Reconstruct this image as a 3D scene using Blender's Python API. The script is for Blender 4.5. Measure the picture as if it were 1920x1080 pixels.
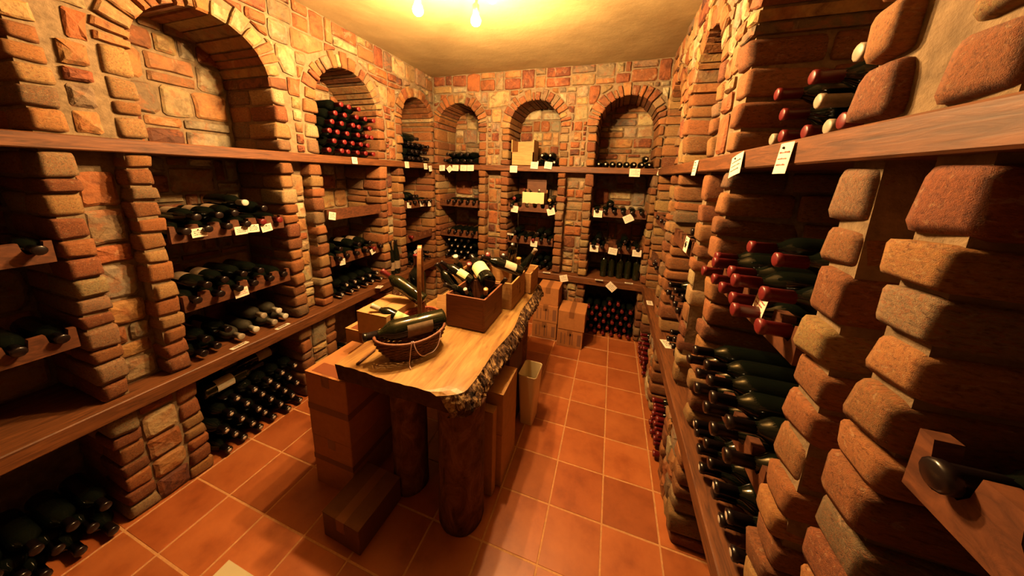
import bpy, bmesh, math, random
from mathutils import Vector, Matrix, Quaternion, noise

for o in list(bpy.data.objects):
    bpy.data.objects.remove(o, do_unlink=True)
SC = bpy.context.scene
COL = SC.collection
rnd = random.Random(11)
PI = math.pi

# ------------------------------------------------------------------ camera
F_PX, PITCH, YAW, ROLL, CX, CY = 560.05, -.1981, .3183, .0319, 960.0, 440.46
CAM = Vector((0, 0, 1.6))
fwd = Vector((-math.sin(YAW) * math.cos(PITCH), math.cos(YAW) * math.cos(PITCH), math.sin(PITCH)))
rgt = Vector((math.cos(YAW), math.sin(YAW), 0))
upv = rgt.cross(fwd)
c_r = rgt * math.cos(ROLL) + upv * math.sin(ROLL)
c_u = -rgt * math.sin(ROLL) + upv * math.cos(ROLL)
cam = bpy.data.cameras.new('camera')
cam.sensor_fit = 'HORIZONTAL'
cam.sensor_width = 36
cam.lens = 36 * F_PX / 1920
cam.shift_y = -(540 - CY) / 1920
cam.clip_start = .02
camo = bpy.data.objects.new('camera', cam)
COL.objects.link(camo)
camo.matrix_world = Matrix(((c_r.x, c_u.x, -fwd.x, CAM.x), (c_r.y, c_u.y, -fwd.y, CAM.y),
                            (c_r.z, c_u.z, -fwd.z, CAM.z), (0, 0, 0, 1)))
SC.camera = camo

# ------------------------------------------------------------------ light level
SC.view_settings.view_transform = 'Standard'
SC.view_settings.look = 'None'
SC.view_settings.gamma = 1
SC.view_settings.use_curve_mapping = False
SC.view_settings.exposure = 0.0
LAMP_W = 135.0                              # radiant watts of one bulb
LAMP_COL = (1.0, .615, .25)
world = bpy.data.worlds.new('world')
SC.world = world
world.use_nodes = True
world.node_tree.nodes['Background'].inputs[0].default_value = (0, 0, 0, 1)
world.node_tree.nodes['Background'].inputs[1].default_value = 0

# ------------------------------------------------------------------ room sizes (metres)
XL, XR, YB, ZC = -1.927, .377, 2.986, 2.601
ZU, ZUB, ZL, ZLB = 1.695, 1.640, .607, .540
YF = -1.1
DEP = .40                                   # depth of the niches


def at(x, y, ax, val):
    """point where the line of sight through photo pixel (x, y) meets the plane axis = val"""
    d = fwd + c_r * ((x - CX) / F_PX) - c_u * ((y - CY) / F_PX)
    return CAM + d * ((val - CAM[ax]) / d[ax])


# ------------------------------------------------------------------ materials
ALB = .52                                   # the place is dim and dark toned: overall reflectance level
MATS = {}


def nt(name):
    m = bpy.data.materials.new(name)
    m.use_nodes = True
    t = m.node_tree
    b = t.nodes['Principled BSDF']
    MATS[name] = m
    return m, t, b


def N(t, kind, **kw):
    n = t.nodes.new(kind)
    for k, v in kw.items():
        if k.startswith('_'):
            setattr(n, k[1:], v)
        else:
            n.inputs[k.replace('_', ' ')].default_value = v
    return n


def ramp(t, fac, stops):
    r = t.nodes.new('ShaderNodeValToRGB')
    e = r.color_ramp.elements
    while len(e) < len(stops):
        e.new(.5)
    for i, (p, c) in enumerate(stops):
        e[i].position = p
        e[i].color = (*c, 1)
    t.links.new(fac, r.inputs[0])
    return r.outputs[0]


def mixc(t, fac, a, b, mode='MIX'):
    m = t.nodes.new('ShaderNodeMix')
    m.data_type = 'RGBA'
    m.blend_type = mode
    for sock, v in ((m.inputs[0], fac), (m.inputs[6], a), (m.inputs[7], b)):
        if isinstance(v, (int, float)):
            sock.default_value = v
        elif isinstance(v, tuple):
            sock.default_value = (*v, 1)
        else:
            t.links.new(v, sock)
    return m.outputs[2]


def bump(t, b, h, strength, dist=.01):
    n = N(t, 'ShaderNodeBump', Strength=strength, Distance=dist)
    t.links.new(h, n.inputs['Height'])
    t.links.new(n.outputs[0], b.inputs['Normal'])


def coords(t, scale=(1, 1, 1), kind='Object', rand=False):
    c = t.nodes.new('ShaderNodeTexCoord')
    m = N(t, 'ShaderNodeMapping')
    m.inputs['Scale'].default_value = scale
    t.links.new(c.outputs[kind], m.inputs[0])
    if rand:
        i = t.nodes.new('ShaderNodeObjectInfo')
        k = N(t, 'ShaderNodeMath', _operation='MULTIPLY')
        k.inputs[1].default_value = 37.0
        t.links.new(i.outputs['Random'], k.inputs[0])
        t.links.new(k.outputs[0], m.inputs['Location'])
    return m.outputs[0]


def flat(name, col, rough=.6, spec=.5, metal=0, nscale=0, namp=.25, bumpy=0, rand=False, alb=None):
    col = tuple(c * (alb or ALB) for c in col)
    m, t, b = nt(name)
    b.inputs['Roughness'].default_value = rough
    b.inputs['Specular IOR Level'].default_value = spec
    b.inputs['Metallic'].default_value = metal
    b.inputs['Base Color'].default_value = (*col, 1)
    if nscale:
        n = N(t, 'ShaderNodeTexNoise', Scale=nscale, Detail=5.0, Roughness=.65)
        t.links.new(coords(t, rand=rand), n.inputs[0])
        lo = tuple(c * (1 - namp) for c in col)
        hi = tuple(min(1, c * (1 + namp)) for c in col)
        t.links.new(ramp(t, n.outputs[0], [(.3, lo), (.7, hi)]), b.inputs['Base Color'])
        if bumpy:
            bump(t, b, n.outputs[0], bumpy)
    return m


def stone_mat():
    m, t, b = nt('stone')
    b.inputs['Roughness'].default_value = .78
    b.inputs['Specular IOR Level'].default_value = .3
    oi = t.nodes.new('ShaderNodeObjectInfo')
    co = coords(t, rand=True)
    n1 = N(t, 'ShaderNodeTexNoise', Scale=14.0, Detail=6.0, Roughness=.62, Distortion=.6)
    n2 = N(t, 'ShaderNodeTexNoise', Scale=70.0, Detail=4.0, Roughness=.6)
    n3 = N(t, 'ShaderNodeTexNoise', Scale=11.0, Detail=4.0, Roughness=.6, Distortion=1.6)
    n4 = N(t, 'ShaderNodeTexNoise', Scale=8.0, Detail=5.0, Roughness=.65, Distortion=.8)
    for n in (n1, n2, n3):
        t.links.new(co, n.inputs[0])
    off = N(t, 'ShaderNodeVectorMath', _operation='ADD')
    off.inputs[1].default_value = (5.3, 1.7, 9.1)
    t.links.new(co, off.inputs[0])
    t.links.new(off.outputs[0], n4.inputs[0])
    r1 = ramp(t, n1.outputs[0], [(.30, (.45, .32, .26)), (.47, (1, 1, 1)), (.68, (1.3, 1.22, 1.05))])
    c = mixc(t, 1.0, oi.outputs['Color'], r1, 'MULTIPLY')
    rusty = ramp(t, n3.outputs[0], [(.50, (0, 0, 0)), (.60, (.8, .8, .8))])
    c = mixc(t, rusty, c, mixc(t, .60, c, (.44 * ALB, .13 * ALB, .035 * ALB)))
    pale = ramp(t, n4.outputs[0], [(.58, (0, 0, 0)), (.66, (.7, .7, .7))])
    c = mixc(t, pale, c, mixc(t, .5, c, (.62 * ALB, .46 * ALB, .26 * ALB)))
    r2 = ramp(t, n2.outputs[0], [(.25, (.72, .70, .66)), (.6, (1.05, 1.05, 1.05))])
    c = mixc(t, .6, c, r2, 'MULTIPLY')
    t.links.new(c, b.inputs['Base Color'])
    ad = N(t, 'ShaderNodeMath', _operation='ADD')
    t.links.new(n1.outputs[0], ad.inputs[0])
    t.links.new(n2.outputs[0], ad.inputs[1])
    bump(t, b, ad.outputs[0], .55, .008)


stone_mat()
flat('mortar', (.30, .20, .11), .92, .2, nscale=24, namp=.35, bumpy=.7)


def wood(name, dark, light, gscale=(3, 22, 22), rough=.55, spec=.35, wscale=2.2, bmp=.18):
    dark, light = tuple(c * ALB for c in dark), tuple(c * ALB for c in light)
    m, t, b = nt(name)
    b.inputs['Roughness'].default_value = rough
    b.inputs['Specular IOR Level'].default_value = spec
    co = coords(t, gscale, rand=True)
    n = N(t, 'ShaderNodeTexNoise', Scale=wscale, Detail=7.0, Roughness=.6, Distortion=1.4)
    t.links.new(co, n.inputs[0])
    t.links.new(ramp(t, n.outputs[0], [(.32, dark), (.5, tuple((a + c) / 2 for a, c in zip(dark, light))), (.68, light)]),
                b.inputs['Base Color'])
    bump(t, b, n.outputs[0], bmp, .004)


# grain runs along object X / Y / Z
wood('beam_wood_y', (.09, .027, .008), (.28, .092, .025), (26, 2.5, 26))
wood('beam_wood_x', (.09, .027, .008), (.28, .092, .025), (2.5, 26, 26))
wood('rack_wood', (.08, .024, .010), (.22, .070, .025), (9, 9, 20))
wood('crate_wood', (.50, .22, .062), (.76, .39, .13), (3, 3, 30), .6)
wood('red_crate_wood', (.20, .060, .022), (.36, .12, .042), (3, 3, 24), .6)
wood('dark_crate_wood', (.13, .042, .018), (.22, .08, .03), (4, 4, 26), .6)
wood('basket_handle', (.30, .10, .03), (.62, .30, .10), (20, 20, 4), .4)


def slab_mat():
    m, t, b = nt('slab_wood')
    b.inputs['Roughness'].default_value = .42
    b.inputs['Specular IOR Level'].default_value = .45
    co = coords(t, (5.5, 1.1, 3))
    n = N(t, 'ShaderNodeTexNoise', Scale=2.0, Detail=8.0, Roughness=.58, Distortion=2.2)
    n2 = N(t, 'ShaderNodeTexNoise', Scale=9.0, Detail=4.0, Distortion=1.0)
    t.links.new(co, n.inputs[0])
    t.links.new(co, n2.inputs[0])
    c = ramp(t, n.outputs[0], [(.30, (.15, .058, .015)), (.45, (.245, .125, .034)), (.62, (.32, .195, .062)), (.75, (.22, .105, .029))])
    c = mixc(t, .5, c, ramp(t, n2.outputs[0], [(.3, (.72, .62, .5)), (.6, (1, 1, 1))]), 'MULTIPLY')
    t.links.new(c, b.inputs['Base Color'])
    bump(t, b, n2.outputs[0], .12, .004)


slab_mat()


def bark_mat(name, stops, scale):
    m, t, b = nt(name)
    b.inputs['Roughness'].default_value = .85
    b.inputs['Specular IOR Level'].default_value = .25
    n = N(t, 'ShaderNodeTexNoise', Scale=scale, Detail=6.0, Roughness=.7, Distortion=.8)
    t.links.new(coords(t, (1, 1, .55)), n.inputs[0])
    stops = [(p, tuple(c * ALB for c in col)) for p, col in stops]
    t.links.new(ramp(t, n.outputs[0], stops), b.inputs['Base Color'])
    bump(t, b, n.outputs[0], .9, .012)


bark_mat('edge_bark', [(.38, (.02, .008, .005)), (.5, (.15, .065, .026)), (.62, (.70, .44, .20))], 30)
bark_mat('log_bark', [(.3, (.05, .018, .010)), (.52, (.24, .095, .045)), (.72, (.44, .20, .095))], 13)


def tile_mat():
    m, t, b = nt('terracotta')
    b.inputs['Roughness'].default_value = .38
    b.inputs['Specular IOR Level'].default_value = .45
    oi = t.nodes.new('ShaderNodeObjectInfo')
    n = N(t, 'ShaderNodeTexNoise', Scale=7.0, Detail=5.0, Roughness=.6)
    t.links.new(coords(t, rand=True), n.inputs[0])
    r = ramp(t, n.outputs[0], [(.3, (.72, .62, .55)), (.5, (1, 1, 1)), (.7, (1.15, 1.22, 1.3))])
    t.links.new(mixc(t, 1.0, oi.outputs['Color'], r, 'MULTIPLY'), b.inputs['Base Color'])
    bump(t, b, n.outputs[0], .08, .004)


tile_mat()
flat('grout', (.60, .29, .105), .85, alb=.62, nscale=60, namp=.2)
flat('plaster', (.66, .47, .22), .9, .2, nscale=5, namp=.10, bumpy=.5)
flat('plain_plaster', (.14, .08, .045), .9, .2, nscale=5, namp=.10)
flat('bottle_glass', (.006, .008, .005), .10, .55)
flat('green_glass', (.014, .016, .005), .10, .55)
flat('dusty_glass', (.055, .045, .028), .42, .4, nscale=18, namp=.5)
flat('cap_red', (.19, .010, .011), .4)
flat('cap_dark', (.012, .006, .006), .28)
flat('cap_white', (.80, .72, .58), .45)
flat('cap_grey', (.46, .36, .25), .5, nscale=50, namp=.3)
flat('cap_gold', (.70, .38, .10), .4)
flat('paper_label', (.80, .70, .48), .7, nscale=60, namp=.12)
flat('yellow_label', (.86, .76, .36), .7, alb=.8)
flat('shaded_end_grain', (.11, .045, .022), .9, .2, nscale=30, namp=.4, bumpy=.6)  # rough end grain, its colour darkened further to paint in shade
flat('painted_glint', (.85, .70, .55), .3)  # pale colour painting the lamp's glint on capsule tops
flat('tan_label', (.40, .26, .15), .7, nscale=60, namp=.2)
flat('ink_red', (.55, .10, .08), .8)
flat('ink_dark', (.10, .05, .03), .8)
flat('print_brown', (.30, .11, .045), .8)
flat('cardboard', (.36, .14, .042), .8, .25, nscale=30, namp=.10, rand=True, alb=.85)
flat('dark_cardboard', (.24, .095, .036), .8, .25, nscale=30, namp=.12, rand=True)
flat('tan_cardboard', (.42, .22, .080), .8, .25, nscale=30, namp=.12, rand=True, alb=.9)
flat('print_tan', (.34, .13, .045), .4, .4)
flat('parcel_tape', (.30, .085, .032), .35, .4)
flat('cream_card', (.86, .74, .38), .75, alb=.55)
flat('floor_paper', (.82, .70, .42), .8)
flat('plastic_cream', (.80, .64, .36), .35, .4, alb=.85)
flat('black_plastic', (.02, .015, .012), .4)
flat('string', (.80, .55, .58), .8, alb=.9)
flat('raffia', (.60, .36, .14), .8, nscale=40, namp=.3)
flat('wicker', (.26, .085, .035), .5, .35, nscale=45, namp=.5)
flat('red_wicker', (.42, .09, .04), .5, .35, nscale=45, namp=.5)
flat('lamp_metal', (.60, .38, .14), .35, metal=.8)
flat('pin', (.03, .02, .02), .4, metal=.5)


def tag_mat():
    m, t, b = nt('tag_paper')
    b.inputs['Roughness'].default_value = .75
    b.inputs['Base Color'].default_value = (.60, .52, .42, 1)


tag_mat()
m, t, b = nt('bulb')
b.inputs['Emission Color'].default_value = (*LAMP_COL, 1)
b.inputs['Emission Strength'].default_value = LAMP_W / (PI * .0090)


# ------------------------------------------------------------------ object helpers
def link(o, parent=None, **props):
    COL.objects.link(o)
    if parent is not None:
        o.parent = parent
    for k, v in props.items():
        o[k] = v
    return o


def mesh(name, verts, faces, mat, smooth=False):
    me = bpy.data.meshes.new(name)
    me.from_pydata([tuple(v) for v in verts], [], faces)
    me.materials.append(MATS[mat])
    if smooth:
        me.polygons.foreach_set('use_smooth', [True] * len(me.polygons))
    me.update()
    return me


def bm_mesh(name, bm, mat, smooth=False):
    bmesh.ops.recalc_face_normals(bm, faces=bm.faces)
    me = bpy.data.meshes.new(name)
    bm.to_mesh(me)
    bm.free()
    me.materials.append(MATS[mat])
    if smooth:
        me.polygons.foreach_set('use_smooth', [True] * len(me.polygons))
    return me


def ob(name, me, parent=None, loc=None, **props):
    o = bpy.data.objects.new(name, me)
    if loc is not None:
        o.location = loc
    return link(o, parent, **props)


def thing(name, label, cat, loc=(0, 0, 0), rz=0, group=None):
    o = bpy.data.objects.new(name, None)
    o.empty_display_size = .02
    o.location = loc
    o.rotation_euler = (0, 0, rz)
    link(o, None, label=label, category=cat)
    if group:
        o['group'] = group
    return o


def tag(o, label, cat, group=None):
    o['label'] = label
    o['category'] = cat
    if group:
        o['group'] = group
    return o


def addbox(bm, x0, x1, y0, y1, z0, z1, f=None):
    vs = [bm.verts.new((f(x, y, z) if f else (x, y, z))) for x in (x0, x1) for y in (y0, y1) for z in (z0, z1)]
    for q in ((0, 1, 3, 2), (4, 6, 7, 5), (0, 4, 5, 1), (2, 3, 7, 6), (0, 2, 6, 4), (1, 5, 7, 3)):
        bm.faces.new([vs[i] for i in q])


def box(name, mat, x0, x1, y0, y1, z0, z1, parent=None, bev=0, origin=None):
    bm = bmesh.new()
    ox, oy, oz = origin or (0, 0, 0)
    addbox(bm, x0 - ox, x1 - ox, y0 - oy, y1 - oy, z0 - oz, z1 - oz)
    if bev:
        bmesh.ops.bevel(bm, geom=list(bm.edges), offset=bev, segments=1, affect='EDGES')
    return ob(name, bm_mesh(name, bm, mat), parent, origin)


def lathe(name, prof, mat, seg=16, caps=True):
    vs, fs = [], []
    for r, z in prof:
        for i in range(seg):
            a = 2 * PI * i / seg
            vs.append((r * math.cos(a), r * math.sin(a), z))
    for k in range(len(prof) - 1):
        for i in range(seg):
            j = (i + 1) % seg
            fs.append((k * seg + i, k * seg + j, (k + 1) * seg + j, (k + 1) * seg + i))
    if caps:
        fs.append(tuple(range(seg))[::-1])
        n = (len(prof) - 1) * seg
        fs.append(tuple(n + i for i in range(seg)))
    me = mesh(name, vs, fs, mat, True)
    return me


def tube(name, pts, rad, mat, seg=6, closed=False):
    pts = [Vector(p) for p in pts]
    vs, fs = [], []
    n = len(pts)
    prev = None
    for i, p in enumerate(pts):
        if closed:
            d = pts[(i + 1) % n] - pts[i - 1]
        else:
            d = pts[min(i + 1, n - 1)] - pts[max(i - 1, 0)]
        d.normalize()
        ref = prev if prev else (Vector((0, 0, 1)) if abs(d.z) < .9 else Vector((1, 0, 0)))
        a = d.cross(ref).normalized() if not prev else (prev - d * prev.dot(d)).normalized()
        prev = a
        b2 = d.cross(a)
        r = rad[i] if isinstance(rad, (list, tuple)) else rad
        for k in range(seg):
            th = 2 * PI * k / seg
            vs.append(p + (a * math.cos(th) + b2 * math.sin(th)) * r)
    m = n if closed else n - 1
    for i in range(m):
        for k in range(seg):
            j = (k + 1) % seg
            i2 = (i + 1) % n
            fs.append((i * seg + k, i * seg + j, i2 * seg + j, i2 * seg + k))
    if not closed:
        fs.append(tuple(range(seg))[::-1])
        fs.append(tuple((n - 1) * seg + k for k in range(seg)))
    return mesh(name, vs, fs, mat, True)


# ------------------------------------------------------------------ walls
WALLS = {
    'left': (lambda u, w, z: (XL - w, u, z)),
    'back': (lambda u, w, z: (u, YB + w, z)),
    'right': (lambda u, w, z: (XR + w, u, z)),
}
BAYS = {
    'left': [(-.04, .49), (.775, 1.31), (1.59, 2.14), (2.46, 2.93)],
    'back': [(-1.875, -1.385), (-1.048, -.53), (-.185, .325)],
    'right': [(-.06, .47), (.70, 1.235), (1.58, 2.05), (2.36, 2.90)],
}
RANGE = {'left': (YF, 3.45), 'back': (-1.945, .40), 'right': (YF, 3.45)}
FILL = {'left': (-.32, 2.986), 'back': (-1.927, .377), 'right': (-.32, 2.986)}
CROWN = 2.32
JW = .082                                   # jamb brick width
RING = .105                                 # arch ring thickness


PALETTE = [((.72, .34, .12), 5), ((.60, .20, .06), 6), ((.80, .50, .21), 4), ((.86, .64, .32), 3), ((.50, .33, .18), 3),
           ((.42, .12, .045), 3), ((.92, .76, .46), 2), ((.24, .08, .045), 1), ((.58, .44, .29), 2)]
PSET = [c for c, n in PALETTE for _ in range(n)]
BSET = [c for c, n in [((.70, .31, .10), 5), ((.62, .23, .07), 6), ((.76, .44, .17), 3), ((.52, .32, .17), 2), ((.46, .15, .055), 3), ((.84, .62, .32), 1)] for _ in range(n)]


def tint(o, bank):
    c = rnd.choice(bank)
    k = rnd.uniform(.68, 1.22) * .54 * ALB
    o.color = (*[min(1, v * k * rnd.uniform(.94, 1.06)) for v in c], 1)


def stone(side, poly, wf, wb, name, parent, bank, bulge=.008, bev=.008):
    """one stone: outline poly in (u, z), face at depth wf, back at depth wb"""
    P = WALLS[side]
    n = len(poly)
    cu = sum(p[0] for p in poly) / n
    cz = sum(p[1] for p in poly) / n
    size = max(max(abs(p[0] - cu), abs(p[1] - cz)) for p in poly)
    k = max(.55, 1 - bev / max(size, .02) * 1.6)
    c = Vector(P(cu, wf, cz))
    vs = [Vector(P(u, wb, z)) - c for u, z in poly]
    vs += [Vector(P(u, wf + bev * rnd.uniform(.7, 1.4), z)) - c for u, z in poly]
    vs += [Vector(P(cu + (u - cu) * k, wf + rnd.uniform(-.003, .003), cz + (z - cz) * k)) - c for u, z in poly]
    vs.append(Vector(P(cu, wf - rnd.uniform(0, bulge), cz)) - c)
    fs = []
    for r in range(2):
        for i in range(n):
            j = (i + 1) % n
            fs.append((r * n + i, r * n + j, (r + 1) * n + j, (r + 1) * n + i))
    for i in range(n):
        fs.append((2 * n + i, 2 * n + (i + 1) % n, 3 * n))
    area = sum(poly[i][0] * poly[(i + 1) % n][1] - poly[(i + 1) % n][0] * poly[i][1] for i in range(n))
    flip = (area > 0) == (side == 'left')
    if flip:
        fs = [f[::-1] for f in fs]
    o = ob(name, mesh(name, vs, fs, 'stone'), parent, c)
    tint(o, bank)
    return o


def area2(p):
    return abs(sum(p[i][0] * p[(i + 1) % len(p)][1] - p[(i + 1) % len(p)][0] * p[i][1] for i in range(len(p)))) / 2


def rect_poly(u0, u1, z0, z1):
    g = .0068
    u0 += g; u1 -= g; z0 += g; z1 -= g
    j = min(u1 - u0, z1 - z0) * .09
    J = lambda: rnd.uniform(-j, j)
    c = min(u1 - u0, z1 - z0) * rnd.uniform(.05, .14)
    return [(u0 + c, z0 + J() * .5), ((u0 + u1) / 2 + J(), z0 + J() * .5), (u1 - c, z0 + J() * .5), (u1 + J() * .3, z0 + c), (u1 + J() * .4, (z0 + z1) / 2),
            (u1 + J() * .3, z1 - c), (u1 - c, z1 + J() * .5), ((u0 + u1) / 2 + J(), z1 + J() * .5), (u0 + c, z1 + J() * .5), (u0 + J() * .3, z1 - c),
            (u0 + J() * .4, (z0 + z1) / 2), (u0 + J() * .3, z0 + c)]


def rubble_rects(u0, u1, z0, z1, rh=(.10, .19), bw=(.07, .24)):
    out = []
    z = z0
    while z < z1 - .01:
        h = rnd.uniform(*rh)
        if z1 - z - h < .06:
            h = z1 - z
        u = u0
        while u < u1 - .005:
            w = rnd.uniform(*bw)
            if u1 - u - w < bw[0] * .75:
                w = u1 - u
            q = rnd.random()
            if h > .11 and w > .13 and q < .30:
                a = rnd.uniform(.3, .7)
                out += [(u, u + w, z, z + h * a), (u, u + w, z + h * a, z + h)]
            elif h > .11 and q < .5:
                a = rnd.uniform(.25, .75)
                b = rnd.uniform(.35, .65)
                out.append((u, u + w, z, z + h * a))
                if w > .12:
                    out += [(u, u + w * b, z + h * a, z + h), (u + w * b, u + w, z + h * a, z + h)]
                else:
                    out.append((u, u + w, z + h * a, z + h))
            elif w > .15 and q < .7:
                b = rnd.uniform(.3, .7)
                out += [(u, u + w * b, z, z + h), (u + w * b, u + w, z, z + h)]
            else:
                out.append((u, u + w, z, z + h))
            u += w
        z += h
    return out


def rubble(side, parent, u0, u1, z0, z1, wf, wb, name='stone', excl=(), proud=.012, **kw):
    todo = rubble_rects(u0, u1, z0, z1, **kw)
    while todo:
        r = todo.pop()
        uc, zc = (r[0] + r[1]) / 2, (r[2] + r[3]) / 2
        rw, rh_ = r[1] - r[0], r[3] - r[2]

        def inside(u, z, m=0.0):
            return any((abs(u - c) < R - m if z <= zs else math.hypot(u - c, z - zs) < R - m) for c, R, zs in excl)
        hits = [inside(u, z) for u in (r[0], uc, r[1]) for z in (r[2], zc, r[3])]
        if all(hits):
            continue
        if (inside(uc, zc, .004) and max(rw, rh_) > .075) or (sum(hits) >= 3 and max(rw, rh_) > .13):
            if rw > rh_:
                todo += [(r[0], uc, r[2], r[3]), (uc, r[1], r[2], r[3])]
            else:
                todo += [(r[0], r[1], r[2], zc), (r[0], r[1], zc, r[3])]
            continue
        if inside(uc, zc, .010):
            continue
        p = rect_poly(*r)
        a0 = area2(p)
        q = []
        moved = False
        for u, z in p:
            for (c, R, zs) in excl:
                du, dz = u - c, z - zs
                if dz <= 0:
                    if abs(du) < R:
                        u = c + math.copysign(R, uc - c)
                        moved = True
                else:
                    d = math.hypot(du, dz)
                    if d < R:
                        k = R / max(d, 1e-4)
                        u, z = c + du * k, zs + dz * k
                        moved = True
            q.append((u, min(z, z1)))
        if moved:
            a1 = area2(q)
            wd = max(x[0] for x in q) - min(x[0] for x in q)
            ht = max(x[1] for x in q) - min(x[1] for x in q)
            if a1 < .25 * a0 or a1 < .0006 or min(wd, ht) < .016:
                continue
        stone(side, q, wf - rnd.uniform(0, proud), wb, name, parent, PSET)


# bank of worn bricks, shared by all jambs (u .08, depth .20, height .09)
def brick_bank(n=12):
    bank = []
    for i in range(n):
        bm = bmesh.new()
        bmesh.ops.create_cube(bm, size=1)
        for v in bm.verts:
            v.co = Vector((v.co.x * .082 + rnd.uniform(-.006, .006), v.co.y * .20 + rnd.uniform(-.006, .006), v.co.z * .09 + rnd.uniform(-.006, .006)))
        bmesh.ops.bevel(bm, geom=list(bm.edges), offset=rnd.uniform(.013, .021), segments=2, profile=.6, affect='EDGES')
        for v in bm.verts:
            v.co += noise.noise_vector(v.co * 22 + Vector((i * 7, 0, 0))) * .005
        bmesh.ops.recalc_face_normals(bm, faces=bm.faces)
        pair = []
        for sw in (0, 1):
            b2 = bm.copy()
            for v in b2.verts:
                v.co = Vector((v.co.x / .082, v.co.y / .20, v.co.z / .09))
                if sw:
                    v.co = Vector((v.co.y, -v.co.x, v.co.z))
            pair.append(bm_mesh('brick', b2, 'stone', True))
        bm.free()
        bank.append(pair)
    return bank


BRICKS = brick_bank()


def brick(side, parent, u0, u1, w0, w1, z0, z1, name='brick'):
    P = WALLS[side]
    o = bpy.data.objects.new(name, rnd.choice(BRICKS)[0 if side == 'back' else 1])
    o.location = P((u0 + u1) / 2, (w0 + w1) / 2, (z0 + z1) / 2)
    du, dw, dz = (u1 - u0), (w1 - w0), (z1 - z0)
    o.scale = (dw, du, dz) if side in ('left', 'right') else (du, dw, dz)
    link(o, parent)
    tint(o, BSET)


def jamb(side, parent, u0, u1, z0, z1):
    z = z0
    flipu = 0
    while z < z1 - .012:
        h = rnd.uniform(.056, .100)
        if z1 - z - h < .045:
            h = z1 - z
        p = rnd.uniform(-.012, .004)
        e0, e1 = rnd.uniform(-.006, .006), rnd.uniform(-.006, .006)
        cut = rnd.uniform(.15, .26)
        brick(side, parent, u0 + e0, u1 + e1, p, cut - .008, z + .004, z + h - .004)
        brick(side, parent, u0 + e0 * .5 + .002, u1 + e1 * .5 - .002, cut, DEP - .004, z + .004, z + h - .004)
        z += h


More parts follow.
